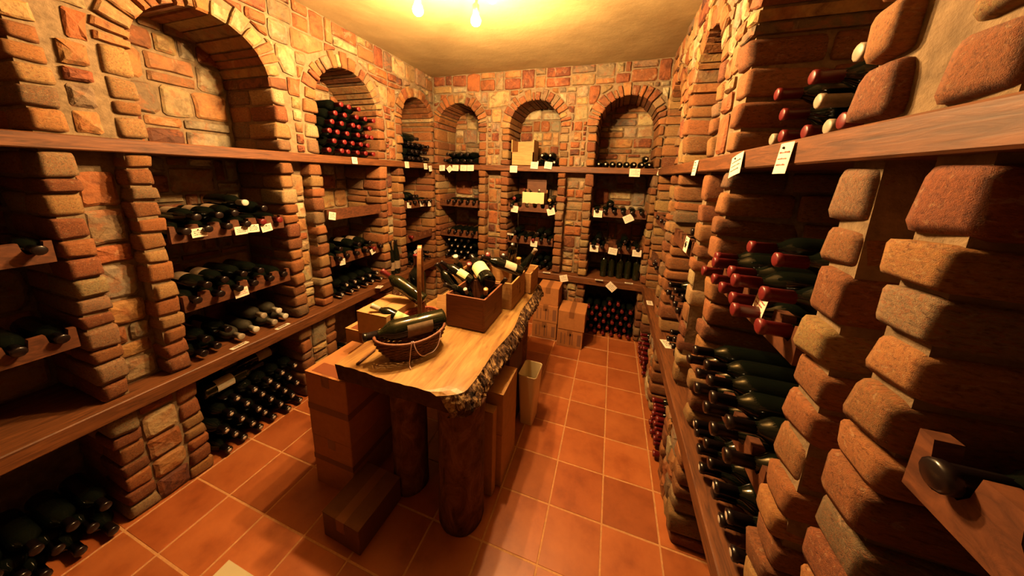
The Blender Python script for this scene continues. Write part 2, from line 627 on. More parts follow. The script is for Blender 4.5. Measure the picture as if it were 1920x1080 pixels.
def build_wall(side):
    P = WALLS[side]
    bays = BAYS[side]
    lo, hi = RANGE[side]
    flo, fhi = FILL[side]
    bm = bmesh.new()
    M = .012
    edges = [lo] + [e for b in bays for e in b] + [hi]
    piers = [(edges[i], edges[i + 1]) for i in range(0, len(edges), 2)]
    f = P
    for (a, b2) in piers:
        aa = a + (M if a != lo else 0)
        bb = b2 - (M if b2 != hi else 0)
        addbox(bm, aa, bb, M, DEP + .02, 0, ZLB, f)
        addbox(bm, aa, bb, M, DEP + .02, ZU, ZC, f)
        if b2 - a < .4 and a != lo and b2 != hi:
            addbox(bm, aa, a + JW - .006, M, DEP + .02, ZL, ZUB, f)
            addbox(bm, b2 - JW + .006, bb, M, DEP + .02, ZL, ZUB, f)
            addbox(bm, a + JW - .006, b2 - JW + .006, .09, DEP + .02, ZL, ZUB, f)
        else:
            addbox(bm, aa, bb, M, DEP + .02, ZL, ZUB, f)
    addbox(bm, lo, hi, DEP, DEP + .06, 0, ZC, f)
    SEG = 20
    for (a, b2) in bays:
        c, R = (a + b2) / 2, (b2 - a) / 2 + M
        zs = CROWN - (b2 - a) / 2
        pts = [(c - R * math.cos(PI * i / SEG), zs + R * math.sin(PI * i / SEG)) for i in range(SEG + 1)]
        rows = []
        for w in (M, DEP + .01):
            rows.append(([bm.verts.new(P(u, w, z)) for u, z in pts], [bm.verts.new(P(u, w, ZC)) for u, z in pts]))
        (f0, t0), (f1, t1) = rows
        for i in range(SEG):
            bm.faces.new((f0[i], f0[i + 1], t0[i + 1], t0[i]))
            bm.faces.new((f0[i], f1[i], f1[i + 1], f0[i + 1]))
    wall = ob('wall_' + side, bm_mesh('wall_' + side, bm, 'mortar'))
    wall['kind'] = 'structure'

    # arches, jambs
    excl = []
    for bi, (a, b2) in enumerate(bays):
        c, R = (a + b2) / 2, (b2 - a) / 2
        zs = CROWN - R
        excl.append((c, R + RING, zs))
        if b2 < flo + .1:
            continue
        n = int(round(PI * (R + .04) / .056))
        th = 0.0
        cuts = [0]
        for i in range(n):
            cuts.append(cuts[-1] + rnd.uniform(.6, 1.45))
        cuts = [x / cuts[-1] * PI for x in cuts]
        for i in range(n):
            t0, t1 = cuts[i], cuts[i + 1]
            g = rnd.uniform(.004, .0065)
            ro = R + RING - .008 + rnd.uniform(-.030, .010)
            ri = R + rnd.uniform(-.006, .004)
            poly = []
            for r, tt in ((ri, t0 + g / R), (ri, t1 - g / R), (ro * .55 + ri * .45, t1 - g / ro), (ro, t1 - g * 1.8 / ro), (ro, t0 + g * 1.8 / ro), (ro * .55 + ri * .45, t0 + g / ro)):
                u, z = c - r * math.cos(tt), zs + r * math.sin(tt)
                poly.append((u, z))
            if side == 'left' and bi == 3 or side == 'right' and bi == 3:
                poly = [(min(u, 2.984), z) for u, z in poly]
            if side == 'back':
                poly = [(min(max(u, -1.925), .375), z) for u, z in poly]
            stone(side, poly, -rnd.uniform(.0, .012), DEP - .005, 'arch_stone', wall, BSET, .004, .006)
        # jambs on both sides of the opening
        L = max(a - JW, flo)
        Rr = min(b2 + JW, fhi)
        for (z0, z1) in ((0.0, ZLB - .002), (ZL + .002, ZUB - .002), (ZU + .002, zs)):
            jamb(side, wall, L, a, z0, z1)
            jamb(side, wall, b2, Rr, z0, z1)
        # back of the niche
        rubble(side, wall, a, b2, ZU, CROWN + .04, DEP - .012, DEP + .004, 'back_stone', proud=.008, rh=(.10, .17), bw=(.09, .26))
        rubble(side, wall, a, b2, ZL, ZUB, DEP - .012, DEP + .004, 'back_stone', proud=.008, rh=(.14, .20), bw=(.12, .28))
    # recessed panels between the jambs, flush stonework above and below
    for (a, b2) in piers:
        a2 = max(a, flo) if a == lo else a + JW
        b3 = min(b2, fhi) if b2 == hi else b2 - JW
        if b3 - a2 < .05:
            continue
        inner = a != lo and b2 != hi
        rubble(side, wall, a2, b3, ZL + .004, ZUB - (.075 if inner else .004), .082 if inner else .004, .10, proud=.014, rh=(.08, .17), bw=(.06, .16))
        rubble(side, wall, a2, b3, .004, ZLB - .004, .002, .03, rh=(.08, .15), bw=(.06, .14))
    rubble(side, wall, flo, fhi, ZU + .004, ZC - .003, .002, .03, excl=excl)
    return wall


for s in ('left', 'back', 'right'):
    build_wall(s)

# wall behind the photographer, ceiling, floor
o = box('wall_front', 'plain_plaster', XL - .4, XR + .4, YF - .1, YF, 0, ZC); o['kind'] = 'structure'

bm = bmesh.new()
nx, ny = 40, 60
gv = {}
for i in range(nx + 1):
    for j in range(ny + 1):
        x = XL - .02 + (XR - XL + .04) * i / nx
        y = YF + (YB + .02 - YF) * j / ny
        z = ZC + noise.noise(Vector((x * 1.6, y * 1.6, 3))) * .012 + noise.noise(Vector((x * 5, y * 5, 9))) * .004 - .004
        gv[i, j] = bm.verts.new((x, y, z))
for i in range(nx):
    for j in range(ny):
        bm.faces.new((gv[i, j], gv[i, j + 1], gv[i + 1, j + 1], gv[i + 1, j]))
me = bm_mesh('ceiling', bm, 'plaster', True)
o = ob('ceiling', me); o['kind'] = 'structure'
floor = box('floor', 'grout', XL - .45, XR + .45, YF - .1, YB + .45, -.06, -.0014)
floor['kind'] = 'structure'
TS, GX, GY = .2509, .0925, 2.4605
bm = bmesh.new()
addbox(bm, -TS / 2 + .0028, TS / 2 - .0028, -TS / 2 + .0028, TS / 2 - .0028, -.02, 0)
bmesh.ops.bevel(bm, geom=[e for e in bm.edges if e.verts[0].co.z > -.001 and e.verts[1].co.z > -.001], offset=.0022, segments=1, affect='EDGES')
TILE = bm_mesh('tile', bm, 'terracotta')
for i in range(-9, 3):
    for j in range(-11, 4):
        cx, cy = GX + (i + .5) * TS, GY + (j + .5) * TS
        if cx < XL - .42 or cx > XR + .42:
            continue
        t_ = ob('tile', TILE, floor, (cx, cy, rnd.uniform(-.0006, .0002)))
        c = rnd.choice([(.52, .142, .036), (.56, .160, .042), (.48, .125, .032), (.54, .150, .039)])
        k = rnd.uniform(.9, 1.1) * ALB
        t_.color = (c[0] * k, c[1] * k, c[2] * k, 1)


# ------------------------------------------------------------------ continuous shelf planks
def plank(side, z0, z1, wf, label):
    P = WALLS[side]
    lo, hi = FILL[side]
    if side == 'back':
        lo, hi = XL + .0, XR - .0
    else:
        lo = YF + .01
    n = 60
    bm = bmesh.new()
    rows = []
    for i in range(n + 1):
        u = lo + (hi - lo) * i / n
        e = noise.noise(Vector((u * 3.1, z0 * 7, len(side)))) * .004
        d = noise.noise(Vector((u * 2.3, z0 * 3, 5))) * .003
        c = .004
        rows.append([bm.verts.new(P(u, w, z)) for w, z in ((DEP - .014, z0), (DEP - .014, z1), (wf + c + e, z1 + d * .4), (wf + e, z1 - c), (wf + e, z0 + c), (wf + c + e, z0))])
    for r0, r1 in zip(rows, rows[1:]):
        for k in range(6):
            bm.faces.new((r0[k], r0[(k + 1) % 6], r1[(k + 1) % 6], r1[k]))
    bm.faces.new(rows[0]); bm.faces.new(rows[-1])
    o = ob('shelf_plank', bm_mesh('shelf_plank', bm, 'beam_wood_x' if side == 'back' else 'beam_wood_y'))
    return tag(o, label, 'shelf')


plank('left', ZUB, ZU, -.016, 'long upper wooden shelf beam under the arches of the wall with the two standing bottles')
plank('left', ZLB, ZL, -.045, 'long lower wooden shelf carrying the two standing bottles with tan labels')
plank('back', ZUB, ZU, -.016, 'upper wooden shelf beam under the arches of the end wall, below the open crate')
plank('back', ZLB, ZL, -.030, 'lower wooden shelf of the end wall just above the cardboard boxes')
plank('right', ZUB, ZU, -.016, 'upper wooden shelf beam with two big hanging tags, close to the red capped bottles')
plank('right', ZLB, ZL, -.030, 'lower wooden shelf along the aisle wall above the red capped floor bottles')


# ------------------------------------------------------------------ bottles
def bottle_meshes():
    B = {}
    prof = {
        'bordeaux': [(.030, .0), (.0365, .004), (.0375, .012), (.0375, .180), (.0355, .200), (.027, .217), (.018, .230), (.0150, .243), (.0145, .285), (.0162, .287), (.0162, .297), (.012, .300)],
        'burgundy': [(.033, .0), (.039, .004), (.040, .012), (.040, .140), (.038, .160), (.031, .190), (.022, .218), (.0165, .245), (.0148, .265), (.0145, .284), (.0165, .286), (.0165, .296), (.012, .298)],
        'hock': [(.029, .0), (.034, .004), (.035, .012), (.035, .150), (.033, .180), (.026, .230), (.018, .275), (.0145, .300), (.0140, .325), (.0155, .327), (.0155, .336), (.012, .338)],
        'magnum': [(.040, .0), (.048, .005), (.049, .015), (.049, .235), (.046, .258), (.034, .278), (.022, .292), (.0185, .305), (.0175, .355), (.0198, .357), (.0198, .370), (.015, .373)],
    }
    for k, p in prof.items():
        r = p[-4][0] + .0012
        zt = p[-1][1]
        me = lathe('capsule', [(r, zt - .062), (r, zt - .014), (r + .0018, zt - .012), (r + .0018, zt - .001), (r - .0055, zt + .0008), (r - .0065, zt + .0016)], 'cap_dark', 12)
        me.materials.append(MATS['painted_glint'])
        me.polygons[len(me.polygons) - 1].material_index = 1  # end disc carries the painted glint
        B[k, 'cap_glint'] = me
        for g in ('bottle_glass', 'green_glass', 'dusty_glass'):
            B[k, g] = lathe('wine_bottle', p, g, 16)
        neck = [q for q in p if q[0] < .0225]
        zt, zb = p[-1][1], p[-1][1] - .062
        for c in ('cap_red', 'cap_dark', 'cap_white', 'cap_grey', 'cap_gold'):
            r = neck[-4][0] + .0012
            B[k, c] = lathe('capsule', [(r, zb), (r, zt - .014), (r + .0018, zt - .012), (r + .0018, zt - .001), (r - .002, zt + .0012)], c, 12)
        rb = p[2][0] + .0006
        for lab in ('paper_label', 'yellow_label', 'tan_label'):
            vs, fs = [], []
            z0, z1 = (.055, .135) if k != 'magnum' else (.07, .19)
            n = 10
            for i in range(n + 1):
                a = -1.15 + 2.3 * i / n
                vs += [(rb * math.cos(a), rb * math.sin(a), z0), (rb * math.cos(a), rb * math.sin(a), z1)]
            fs = [(2 * i, 2 * i + 2, 2 * i + 3, 2 * i + 1) for i in range(n)]
            B[k, lab] = mesh('label', vs, fs, lab, True)
    return B


BM = bottle_meshes()
LEN = {'bordeaux': .30, 'burgundy': .298, 'hock': .338, 'magnum': .373}
NAMES = {'cap_red': 'red_capped_wine_bottle', 'cap_white': 'white_capped_wine_bottle', 'cap_grey': 'pale_capped_wine_bottle',
         'cap_dark': 'wine_bottle', 'cap_glint': 'glint_capped_wine_bottle', 'cap_gold': 'gold_capped_wine_bottle'}


def bottle(base, direction, label, group, kind='bordeaux', cap='cap_dark', glass='bottle_glass', lab=None, face=None, roll=None, scale=1.0):
    d = Vector(direction).normalized()
    q = d.to_track_quat('Z', 'Y')
    m = q.to_matrix().to_4x4()
    if face is not None:                     # turn the label to face that way
        fl = m.inverted().to_3x3() @ Vector(face)
        roll = math.atan2(fl.y, fl.x)
    if roll is None:
        roll = rnd.uniform(0, 2 * PI)
    m = Matrix.Translation(Vector(base)) @ m @ Matrix.Rotation(roll, 4, 'Z') @ Matrix.Scale(scale, 4)
    o = bpy.data.objects.new(NAMES[cap], BM[kind, glass])
    link(o, None, label=label, category='bottle')
    if group:
        o['group'] = group
    o.matrix_world = m
    ob('capsule', BM[kind, cap], o)
    if lab:
        ob('label', BM[kind, lab], o)
    return o


WD = {'left': Vector((1, 0, 0)), 'back': Vector((0, -1, 0)), 'right': Vector((-1, 0, 0))}
AL = {'left': Vector((0, 1, 0)), 'back': Vector((1, 0, 0)), 'right': Vector((0, 1, 0))}


def out_bottle(side, u, z, label, group, wn=-.02, yawj=.03, **kw):
    """lying bottle, neck towards the room, mouth at depth wn"""
    k = kw.get('kind', 'bordeaux')
    d = WD[side] + AL[side] * rnd.uniform(-yawj, yawj)
    d.normalize()
    base = Vector(WALLS[side](u, wn + LEN[k] * kw.get('scale', 1), z))
    return bottle(base, d, label, group, **kw)


def cross_bottle(side, u, w, z, label, group, sgn=1, **kw):
    """lying bottle along the wall"""
    d = AL[side] * sgn + WD[side] * rnd.uniform(-.04, .04)
    base = Vector(WALLS[side](u, w, z)) - AL[side] * sgn * .15
    kw.setdefault('face', WD[side] + Vector((0, 0, .8)))
    return bottle(base, d, label, group, **kw)


ROWW = ['bottom', 'second', 'third', 'fourth', 'fifth', 'top']
ORD = ['first', 'second', 'third', 'fourth', 'fifth', 'sixth', 'seventh', 'eighth']
ANCH = {'left': 'end wall', 'right': 'end wall', 'back': 'aisle wall'}


def pile(side, u0, u1, z0, rows, label, group, wn=-.01, pitch=.081, skip=(), counts=None, jit=.012, **kw):
    n0 = int((u1 - u0 - .075) / pitch + 1e-6) + 1
    slack = (u1 - u0) - (n0 - 1) * pitch
    dz = math.sqrt(max(.0762 ** 2 - (pitch / 2) ** 2, .0001)) + .001
    for r in range(rows):
        odd = r % 2
        n = n0 - odd
        for i in range(n):
            if (r, i) in skip or (counts and i >= counts[r]):
                continue
            u = u0 + slack / 2 + (i + odd * .5) * pitch
            k2 = dict(kw)
            caps = k2.get('cap', 'cap_dark')
            if isinstance(caps, list):
                k2['cap'] = rnd.choice(caps)
            row = '' if rows == 1 else ' ' + ROWW[r] + ' row,'
            out_bottle(side, u, z0 + .0382 + r * dz, '%s,%s %s from the %s' % (label, row, ORD[n - 1 - i], ANCH[side]), group, wn + rnd.uniform(-jit, jit), 0, **k2)


# ------------------------------------------------------------------ bottle racks with notched front rail
def rack(side, bay, zb, n, label, notched=True):
    a, b = BAYS[side][bay]
    a += .012
    b -= .012
    P = WALLS[side]
    root = thing('bottle_rack', label, 'rack', P((a + b) / 2, .2, zb))
    L = Vector(P((a + b) / 2, .2, zb))
    wmat = 'rack_wood'

    def PP(u, w, z):
        return Vector(P(u, w, z)) - L
    bm = bmesh.new()
    addbox(bm, a, b, .034, DEP - .03, zb, zb + .018, PP)
    ob('plank', bm_mesh('plank', bm, wmat), root)
    bm = bmesh.new()
    top = zb + .080
    h = zb + .038
    if notched:
        pitch = (b - a) / n
        prof = [(a, zb), (b, zb), (b, top)]
        for i in range(n - 1, -1, -1):
            uc = a + (i + .5) * pitch
            hw = .021
            prof += [(uc + hw + .004, top), (uc + hw, h + .014), (uc + hw * .6, h), (uc - hw * .6, h), (uc - hw, h + .014), (uc - hw - .004, top)]
        prof.append((a, top))
        # front and back made of column strips so the outline stays clean
        cols = sorted(set([u for u, z in prof]))
        def ztop(u):
            i = min(n - 1, max(0, int((u - a) / pitch)))
            du = abs(u - (a + (i + .5) * pitch))
            if du >= .025 - 1e-6: return top
            if du >= .021 - 1e-6: return h + .014
            return h
        for w in (.006, .032):
            pass
        fr = [(bm.verts.new(PP(u, .006, zb)), bm.verts.new(PP(u, .006, ztop(u)))) for u in cols]
        bk = [(bm.verts.new(PP(u, .032, zb)), bm.verts.new(PP(u, .032, ztop(u)))) for u in cols]
        for i in range(len(cols) - 1):
            bm.faces.new((fr[i][0], fr[i + 1][0], fr[i + 1][1], fr[i][1]))
            bm.faces.new((bk[i][0], bk[i][1], bk[i + 1][1], bk[i + 1][0]))
            bm.faces.new((fr[i][1], fr[i + 1][1], bk[i + 1][1], bk[i][1]))
            bm.faces.new((fr[i][0], bk[i][0], bk[i + 1][0], fr[i + 1][0]))
        bm.faces.new((fr[0][0], fr[0][1], bk[0][1], bk[0][0]))
        bm.faces.new((fr[-1][0], bk[-1][0], bk[-1][1], fr[-1][1]))
    else:
        addbox(bm, a, b, .006, .032, zb, top, PP)
    ob('front_rail', bm_mesh('front_rail', bm, wmat), root)
    pitch = (b - a) / n
    return [a + (i + .5) * pitch for i in range(n)], zb + .018 + .0382, pitch


RA, RB = 1.232, .885


def on_rack(side, r, label, group, idx=None, top=(), wn=-.03, caps='cap_dark', labs=None, **kw):
    us, z, pitch = r
    for i, u in enumerate(us):
        if idx is not None and i not in idx:
            continue
        c = caps if isinstance(caps, str) else caps[i % len(caps)]
        out_bottle(side, u, z, '%s, %s notch from the %s' % (label, ORD[len(us) - 1 - i], ANCH[side]), group, wn + rnd.uniform(-.014, .014), .015, cap=c, **kw)
    dz = math.sqrt(max(.0765 ** 2 - (pitch / 2) ** 2, .0016))
    for i in top:
        c = caps if isinstance(caps, str) else caps[int(i) % len(caps)]
        lb = labs if rnd.random() < .45 else None
        out_bottle(side, (us[i] + us[i + 1]) / 2, z + dz, '%s, upper layer, %s from the %s' % (label, ORD[len(us) - 2 - i], ANCH[side]), group, wn + rnd.uniform(-.01, .03), .02, cap=c, lab=lb, face=WD[side] * .2 + Vector((0, 0, 1)) if labs else None, **kw)


# ---- left wall
# first bay in view (bay 1)
r = rack('left', 1, RA, 6, 'notched bottle rack with four white tags, over the rack with the red lettered tag')
on_rack('left', r, 'dark wine bottle on the four tag rack', 'bottles on the four tag rack', idx=(0, 1, 2, 3), top=(0, 1, 2), labs='tan_label')
on_rack('left', r, 'red capped bottle ending the four tag rack', 'red capped bottles on the four tag rack', idx=(4, 5), caps='cap_red')
us, z, p = r
out_bottle('left', us[3] + .01, z + .115, 'white capped bottle lying on top of the heap on the four tag rack', None, -.01, cap='cap_white')
out_bottle('left', us[4] + .02, z + .074, 'dark bottle lying above the red capped bottles on the four tag rack', None, -.0)
r = rack('left', 1, RB, 6, 'notched bottle rack with one red lettered tag, above the pale capped bottles')
on_rack('left', r, 'dark wine bottle on the red lettered tag rack', 'bottles on the red lettered tag rack', top=(0, 1, 2, 3), labs='tan_label')
us, z, p = r
PC = 'pale capped dusty bottle on the lower shelf'
PCW = ['bottom layer, fourth from the end wall', 'bottom layer, third from the end wall', 'bottom layer, second from the end wall', 'bottom layer, beside the brick jamb', 'upper layer, farther from the jamb', 'upper layer, nearer the jamb']
for i, (u, dz) in enumerate([(1.00, 0), (1.085, 0), (1.17, 0), (1.255, 0), (1.128, .064), (1.213, .064)]):
    out_bottle('left', u, ZL + .0385 + dz, PC + ', ' + PCW[i], 'pale capped bottles on the lower shelf', .015 + rnd.uniform(-.01, .02), .03, cap='cap_white' if i % 2 else 'cap_grey', glass='dusty_glass')
DL = 'dark bottle on the lower shelf beside pale capped bottles, '
DLW = ['bottom, farther from them', 'bottom, nearer them', 'top, farther from them', 'top, nearer them']
for k, (u, dz) in enumerate([(.815, 0), (.895, 0), (.855, .064), (.94, .066)]):
    out_bottle('left', u, ZL + .0385 + dz, DL + DLW[k], 'dark bottles beside the pale capped ones', .01 + rnd.uniform(-.02, .02), .03, lab='tan_label')
pile('left', .79, 1.30, .0, 5, 'dark wine bottle in floor pile by the cartons', 'floor pile by the carton stack', wn=-.02, cap='cap_glint', skip=((4, 0),))
for i, (u, w, z, s) in enumerate([(.97, .09, .3785, 1), (1.12, .185, .3785, -1), (.98, .28, .3785, -1)]):
    cross_bottle('left', u, w, z, 'bottle with cream label lying sideways on top of the floor pile', 'sideways bottles on the floor pile', s, lab='paper_label', glass='green_glass')

# bay 2
pile('left', 1.60, 2.13, ZU, 6, 'red capped bottle stacked in the full arch', 'red capped stack in the arch', wn=-.015, cap='cap_red', skip=((5, 0), (5, 4), (4, 0), (5, 5)), jit=.02)
rack('left', 2, RA, 6, 'empty dark wooden rack plank with one tag, below the red capped stack', notched=False)
r = rack('left', 2, RB, 6, 'notched bottle rack with two tags above the row of bottles on the lower shelf')
on_rack('left', r, 'dark bottle on the rack below the empty plank', 'bottles below the empty plank', idx=(0, 1, 2, 3, 5), top=(0, 2, 3), labs='tan_label')
us, z, p = r
out_bottle('left', us[4], z, 'red capped bottle on the rack below the empty plank', None, -.03, cap='cap_red')
pile('left', 1.60, 2.13, ZL, 2, 'dark bottle in double row beside the standing bottles', 'double row beside the standing bottles', wn=-.01, cap='cap_glint')
for i, (u, dz) in enumerate([(1.65, 0), (1.74, 0), (1.83, 0), (1.695, .068)]):
    out_bottle('left', u, .0385 + dz, 'dark wine bottle lying on the floor under the double row of bottles', 'floor bottles under the double row', .0, lab='tan_label')

# tall standing bottles in front of the pilaster
for u, kk in ((2.262, 0), (2.340, 1)):
    bottle((XL - .038, u, ZL), (0, 0, 1), 'tall slim dark bottle with tan label standing on the lower shelf', 'two standing bottles', kind='hock', lab='tan_label', face=(.7, -.7, 0))

# bay 3
pile('left', 2.47, 2.92, ZU, 3, 'dark bottle in the narrow corner arch heap', 'corner arch heap', wn=-.01)
for u, w_ in ((2.68, .10), (2.71, .20)):
    cross_bottle('left', u, w_, ZU + .2465, 'dark wine bottle lying sideways on the corner arch heap', 'sideways bottles on the corner arch heap', 1)
r = rack('left', 3, RA, 5, 'dark bottle rack beside the room corner with three tags')
on_rack('left', r, 'dark wine bottle on the corner rack with tags', 'bottles on the corner rack', top=(0, 1), wn=-.03)
r = rack('left', 3, RB, 5, 'nearly empty dark rack beside the room corner')
on_rack('left', r, 'red capped bottle alone on the nearly empty rack', None, idx=(0,), caps='cap_red')
pile('left', 2.47, 2.92, ZL, 2, 'dark bottle on the lower shelf beside the corner', 'corner lower shelf bottles', wn=.0)

# ---- back wall
pile('back', -1.87, -1.395, ZU, 2, 'dark bottle stacked in arch above the five tags', 'double row above the five tags', wn=-.012, kind='burgundy', pitch=.0805)
r = rack('back', 0, RA, 6, 'upper bottle rack beneath the five tags')
on_rack('back', r, 'dark bottle on upper rack beneath the five tags', 'upper rack beneath the five tags', idx=(1, 2, 3, 4, 5))
r = rack('back', 0, RB, 6, 'lower bottle rack beneath the five tags')
on_rack('back', r, 'dark bottle on lower rack beneath the five tags', 'lower rack beneath the five tags', idx=(1, 2, 3, 4, 5))
pile('back', -1.87, -1.395, ZL, 4, 'dark bottle in tall stack on the lower shelf', 'stack with painted glints on capsule ends', wn=.0, cap=['cap_glint', 'cap_glint', 'cap_glint', 'cap_dark'], pitch=.0805)

GX1 = 'dark bottle in the small heap beside the open crate, '
GXW = ['bottom, next to the crate', 'bottom, in the middle', 'bottom, farthest from the crate', 'top, nearer the crate', 'top, farther from the crate']
for k, (u, dz) in enumerate( ((-.735, 0), (-.655, 0), (-.575, 0), (-.695, .066), (-.615, .066))):
    out_bottle('back', u, ZU + .0385 + dz, GX1 + GXW[k], 'heap beside the open crate', .0, cap='cap_glint')
r = rack('back', 1, RA, 6, 'bottle rack carrying the cream fronted box')
on_rack('back', r, 'dark bottle on rack beside the cream fronted box', 'bottles beside the cream fronted box', idx=(0, 5))
us, z, p = r
out_bottle('back', us[5] - .02, z + .072, 'gold capped bottle lying above the rack beside the cream fronted box', None, .0, cap='cap_gold', glass='dusty_glass')
out_bottle('back', us[0] + .015, z + .073, 'red capped bottle lying above the rack beside the cream fronted box', None, .0, cap='cap_red')
r = rack('back', 1, RB, 6, 'bottle rack with a single tag in the bay of the cream fronted box')
on_rack('back', r, 'dark bottle on rack under the cream fronted box', 'bottles under the cream fronted box', idx=(0, 1, 2, 4, 5), top=(0, 3, 4))
us, z, p = r
out_bottle('back', us[3], z, 'red capped bottle on the rack under the cream fronted box', None, -.035, cap='cap_red')
pile('back', -1.035, -.545, ZL, 1, 'dark bottle on lower shelf behind the table crates', 'lower shelf bottles behind the crates', wn=.02, cap='cap_dark')
for u in (-.62, -.70):
    out_bottle('back', u, ZL + .0385 + .066, 'dark wine bottle on top of the lower shelf row behind the crates', 'upper bottles behind the crates', .03)

BR = 'dark bottle in single row under the widest arch'
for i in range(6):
    out_bottle('back', -.150 + i * .0618, ZU + .0308, '%s, %s from the aisle wall' % (BR, ORD[5 - i]), 'single row under the widest arch', .0, .0, cap='cap_glint', scale=.80)
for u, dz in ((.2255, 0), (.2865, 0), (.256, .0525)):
    out_bottle('back', u, ZU + .0308 + dz, 'dark wine bottle in the corner trio beside the row under the widest arch', 'corner trio beside the single row', .0, .0, cap='cap_glint', scale=.80)
r = rack('back', 2, RA, 6, 'upper bottle rack above the red capped floor stack, with a crooked tag')
on_rack('back', r, 'dark bottle on rack with the crooked pink tag', 'rack with the crooked pink tag', top=(1,), kind='bordeaux')
r = rack('back', 2, RB, 6, 'bottle rack with three tags above the dark standing bottles')
on_rack('back', r, 'dark bottle on rack with three evenly spaced tags', 'rack with three evenly spaced tags', idx=(0, 1, 3, 4, 5), top=(0, 3))
for i in range(5):
    bottle((-.02 + i * .078, YB + .11 + (i % 2) * .02, ZL), (0, 0, 1), 'dark green bottle standing on the lower shelf, %s from the aisle wall' % ORD[4 - i], 'standing bottles at the corner end', glass='green_glass', scale=.88)
pile('back', -.17, .315, .0, 6, 'red capped bottle in the end wall floor stack', 'red capped floor stack of the end wall', wn=-.02, cap='cap_red', kind='bordeaux', skip=((5, 0), (5, 1), (5, 4)))

# ---- right wall
pile('right', .715, 1.225, ZU, 3, 'capped bottle in dark arch above two big tags', 'bottles in the dark arch', wn=.075, cap=['cap_red', 'cap_red', 'cap_red', 'cap_grey'], skip=((2, 0), (2, 2), (2, 4), (1, 1), (1, 3)))
r = rack('right', 1, RA, 6, 'notched bottle rack with red capped bottles and one tag by the aisle')
on_rack('right', r, 'red capped bottle on the rack by the aisle', 'red capped bottles on the aisle rack', top=(0, 1, 2, 3, 4), caps='cap_red', wn=-.055)
us, z, p = r
for u in (us[1], us[3] - .02):
    out_bottle('right', u, z + .135, 'red capped bottle lying on top of the red capped rack by the aisle', 'topmost red capped bottles on the aisle rack', -.0, cap='cap_red')
r = rack('right', 1, RB, 6, 'notched bottle rack with dark necks under the red capped rack')
on_rack('right', r, 'dark bottle on rack under the red capped rack', 'dark bottles under the red capped rack', top=(0, 1, 2, 3, 4), wn=-.055)
pile('right', .715, 1.225, ZL, 2, 'dark bottle on lower shelf under the aisle racks', 'lower shelf bottles under the aisle racks', wn=.0, cap=['cap_dark', 'cap_glint'])
for u in (.80, .885, .97):
    out_bottle('right', u, .0385, 'dark wine bottle on the floor below the aisle racks', 'floor bottles below the aisle racks', -.02)

for u, dz in ((1.70, 0), (1.62, 0), (1.66, .066)):
    out_bottle('right', u, ZU + .0385 + dz, 'dark wine bottle in the arch beside the pier with the tall pale stone', 'bottles in the second aisle arch', .06)
r = rack('right', 2, RA, 5, 'upper rack of the second bay along the aisle wall')
on_rack('right', r, 'dark bottle on upper rack in second aisle bay', 'upper rack of the second aisle bay', idx=(0, 1, 2), top=(0,), wn=.0)
r = rack('right', 2, RB, 5, 'lower rack of the second bay along the aisle wall')
on_rack('right', r, 'dark bottle on lower rack in second aisle bay', 'lower rack of the second aisle bay', idx=(0, 1, 2, 3), top=(0, 1, 2), wn=-.01)
pile('right', 1.60, 2.04, ZL, 2, 'dark bottle on lower shelf in second aisle bay', 'lower shelf of the second aisle bay', wn=.03, skip=((0, 4), (1, 3)))
pile('right', 1.60, 2.04, 0, 4, 'red capped bottle in second aisle bay floor stack', 'red capped floor stack of the second aisle bay', wn=-.01, cap='cap_red', skip=((0, 4), (1, 3), (2, 4), (3, 3)))

r = rack('right', 3, RA, 5, 'upper rack in the last aisle bay beside the end wall')
on_rack('right', r, 'dark bottle on upper rack in last aisle bay', 'upper rack of the last aisle bay', idx=(0, 1, 3, 4), wn=-.01)
r = rack('right', 3, RB, 5, 'lower rack in the last aisle bay beside the end wall')
on_rack('right', r, 'dark bottle on lower rack in last aisle bay', 'lower rack of the last aisle bay', idx=(0, 1, 2), wn=-.01)
pile('right', 2.38, 2.88, 0, 3, 'red capped bottle in last aisle bay floor stack', 'red capped floor stack of the last aisle bay', wn=-.015, cap='cap_red')

# bays at the sides of the picture
r = rack('left', 0, RA, 6, 'bottle rack in the bay next to the four tag rack')
on_rack('left', r, 'dark bottle on rack next to four tag rack', 'upper rack of the side bay', idx=(2, 3, 4, 5))
r = rack('left', 0, RB, 6, 'lower bottle rack in the bay next to the red lettered tag')
on_rack('left', r, 'dark bottle on rack next to red lettered tag', 'lower rack of the side bay', idx=(2, 3, 4, 5))
pile('left', .05, .48, 0, 3, 'dark bottle in floor pile of the side bay', 'floor pile of the side bay')
r = rack('right', 0, RA, 6, 'bottle rack in the bay next to the red capped aisle rack')
on_rack('right', r, 'dark bottle on rack next to red capped rack', 'rack next to the red capped aisle rack', idx=(2, 3, 4, 5), wn=.0)
r = rack('right', 0, RB, 6, 'lower bottle rack in the bay next to the dark necks')
on_rack('right', r, 'dark bottle on rack beside the dark necked rack', 'lower rack next to the dark necks', idx=(2, 3, 4, 5), wn=.0)


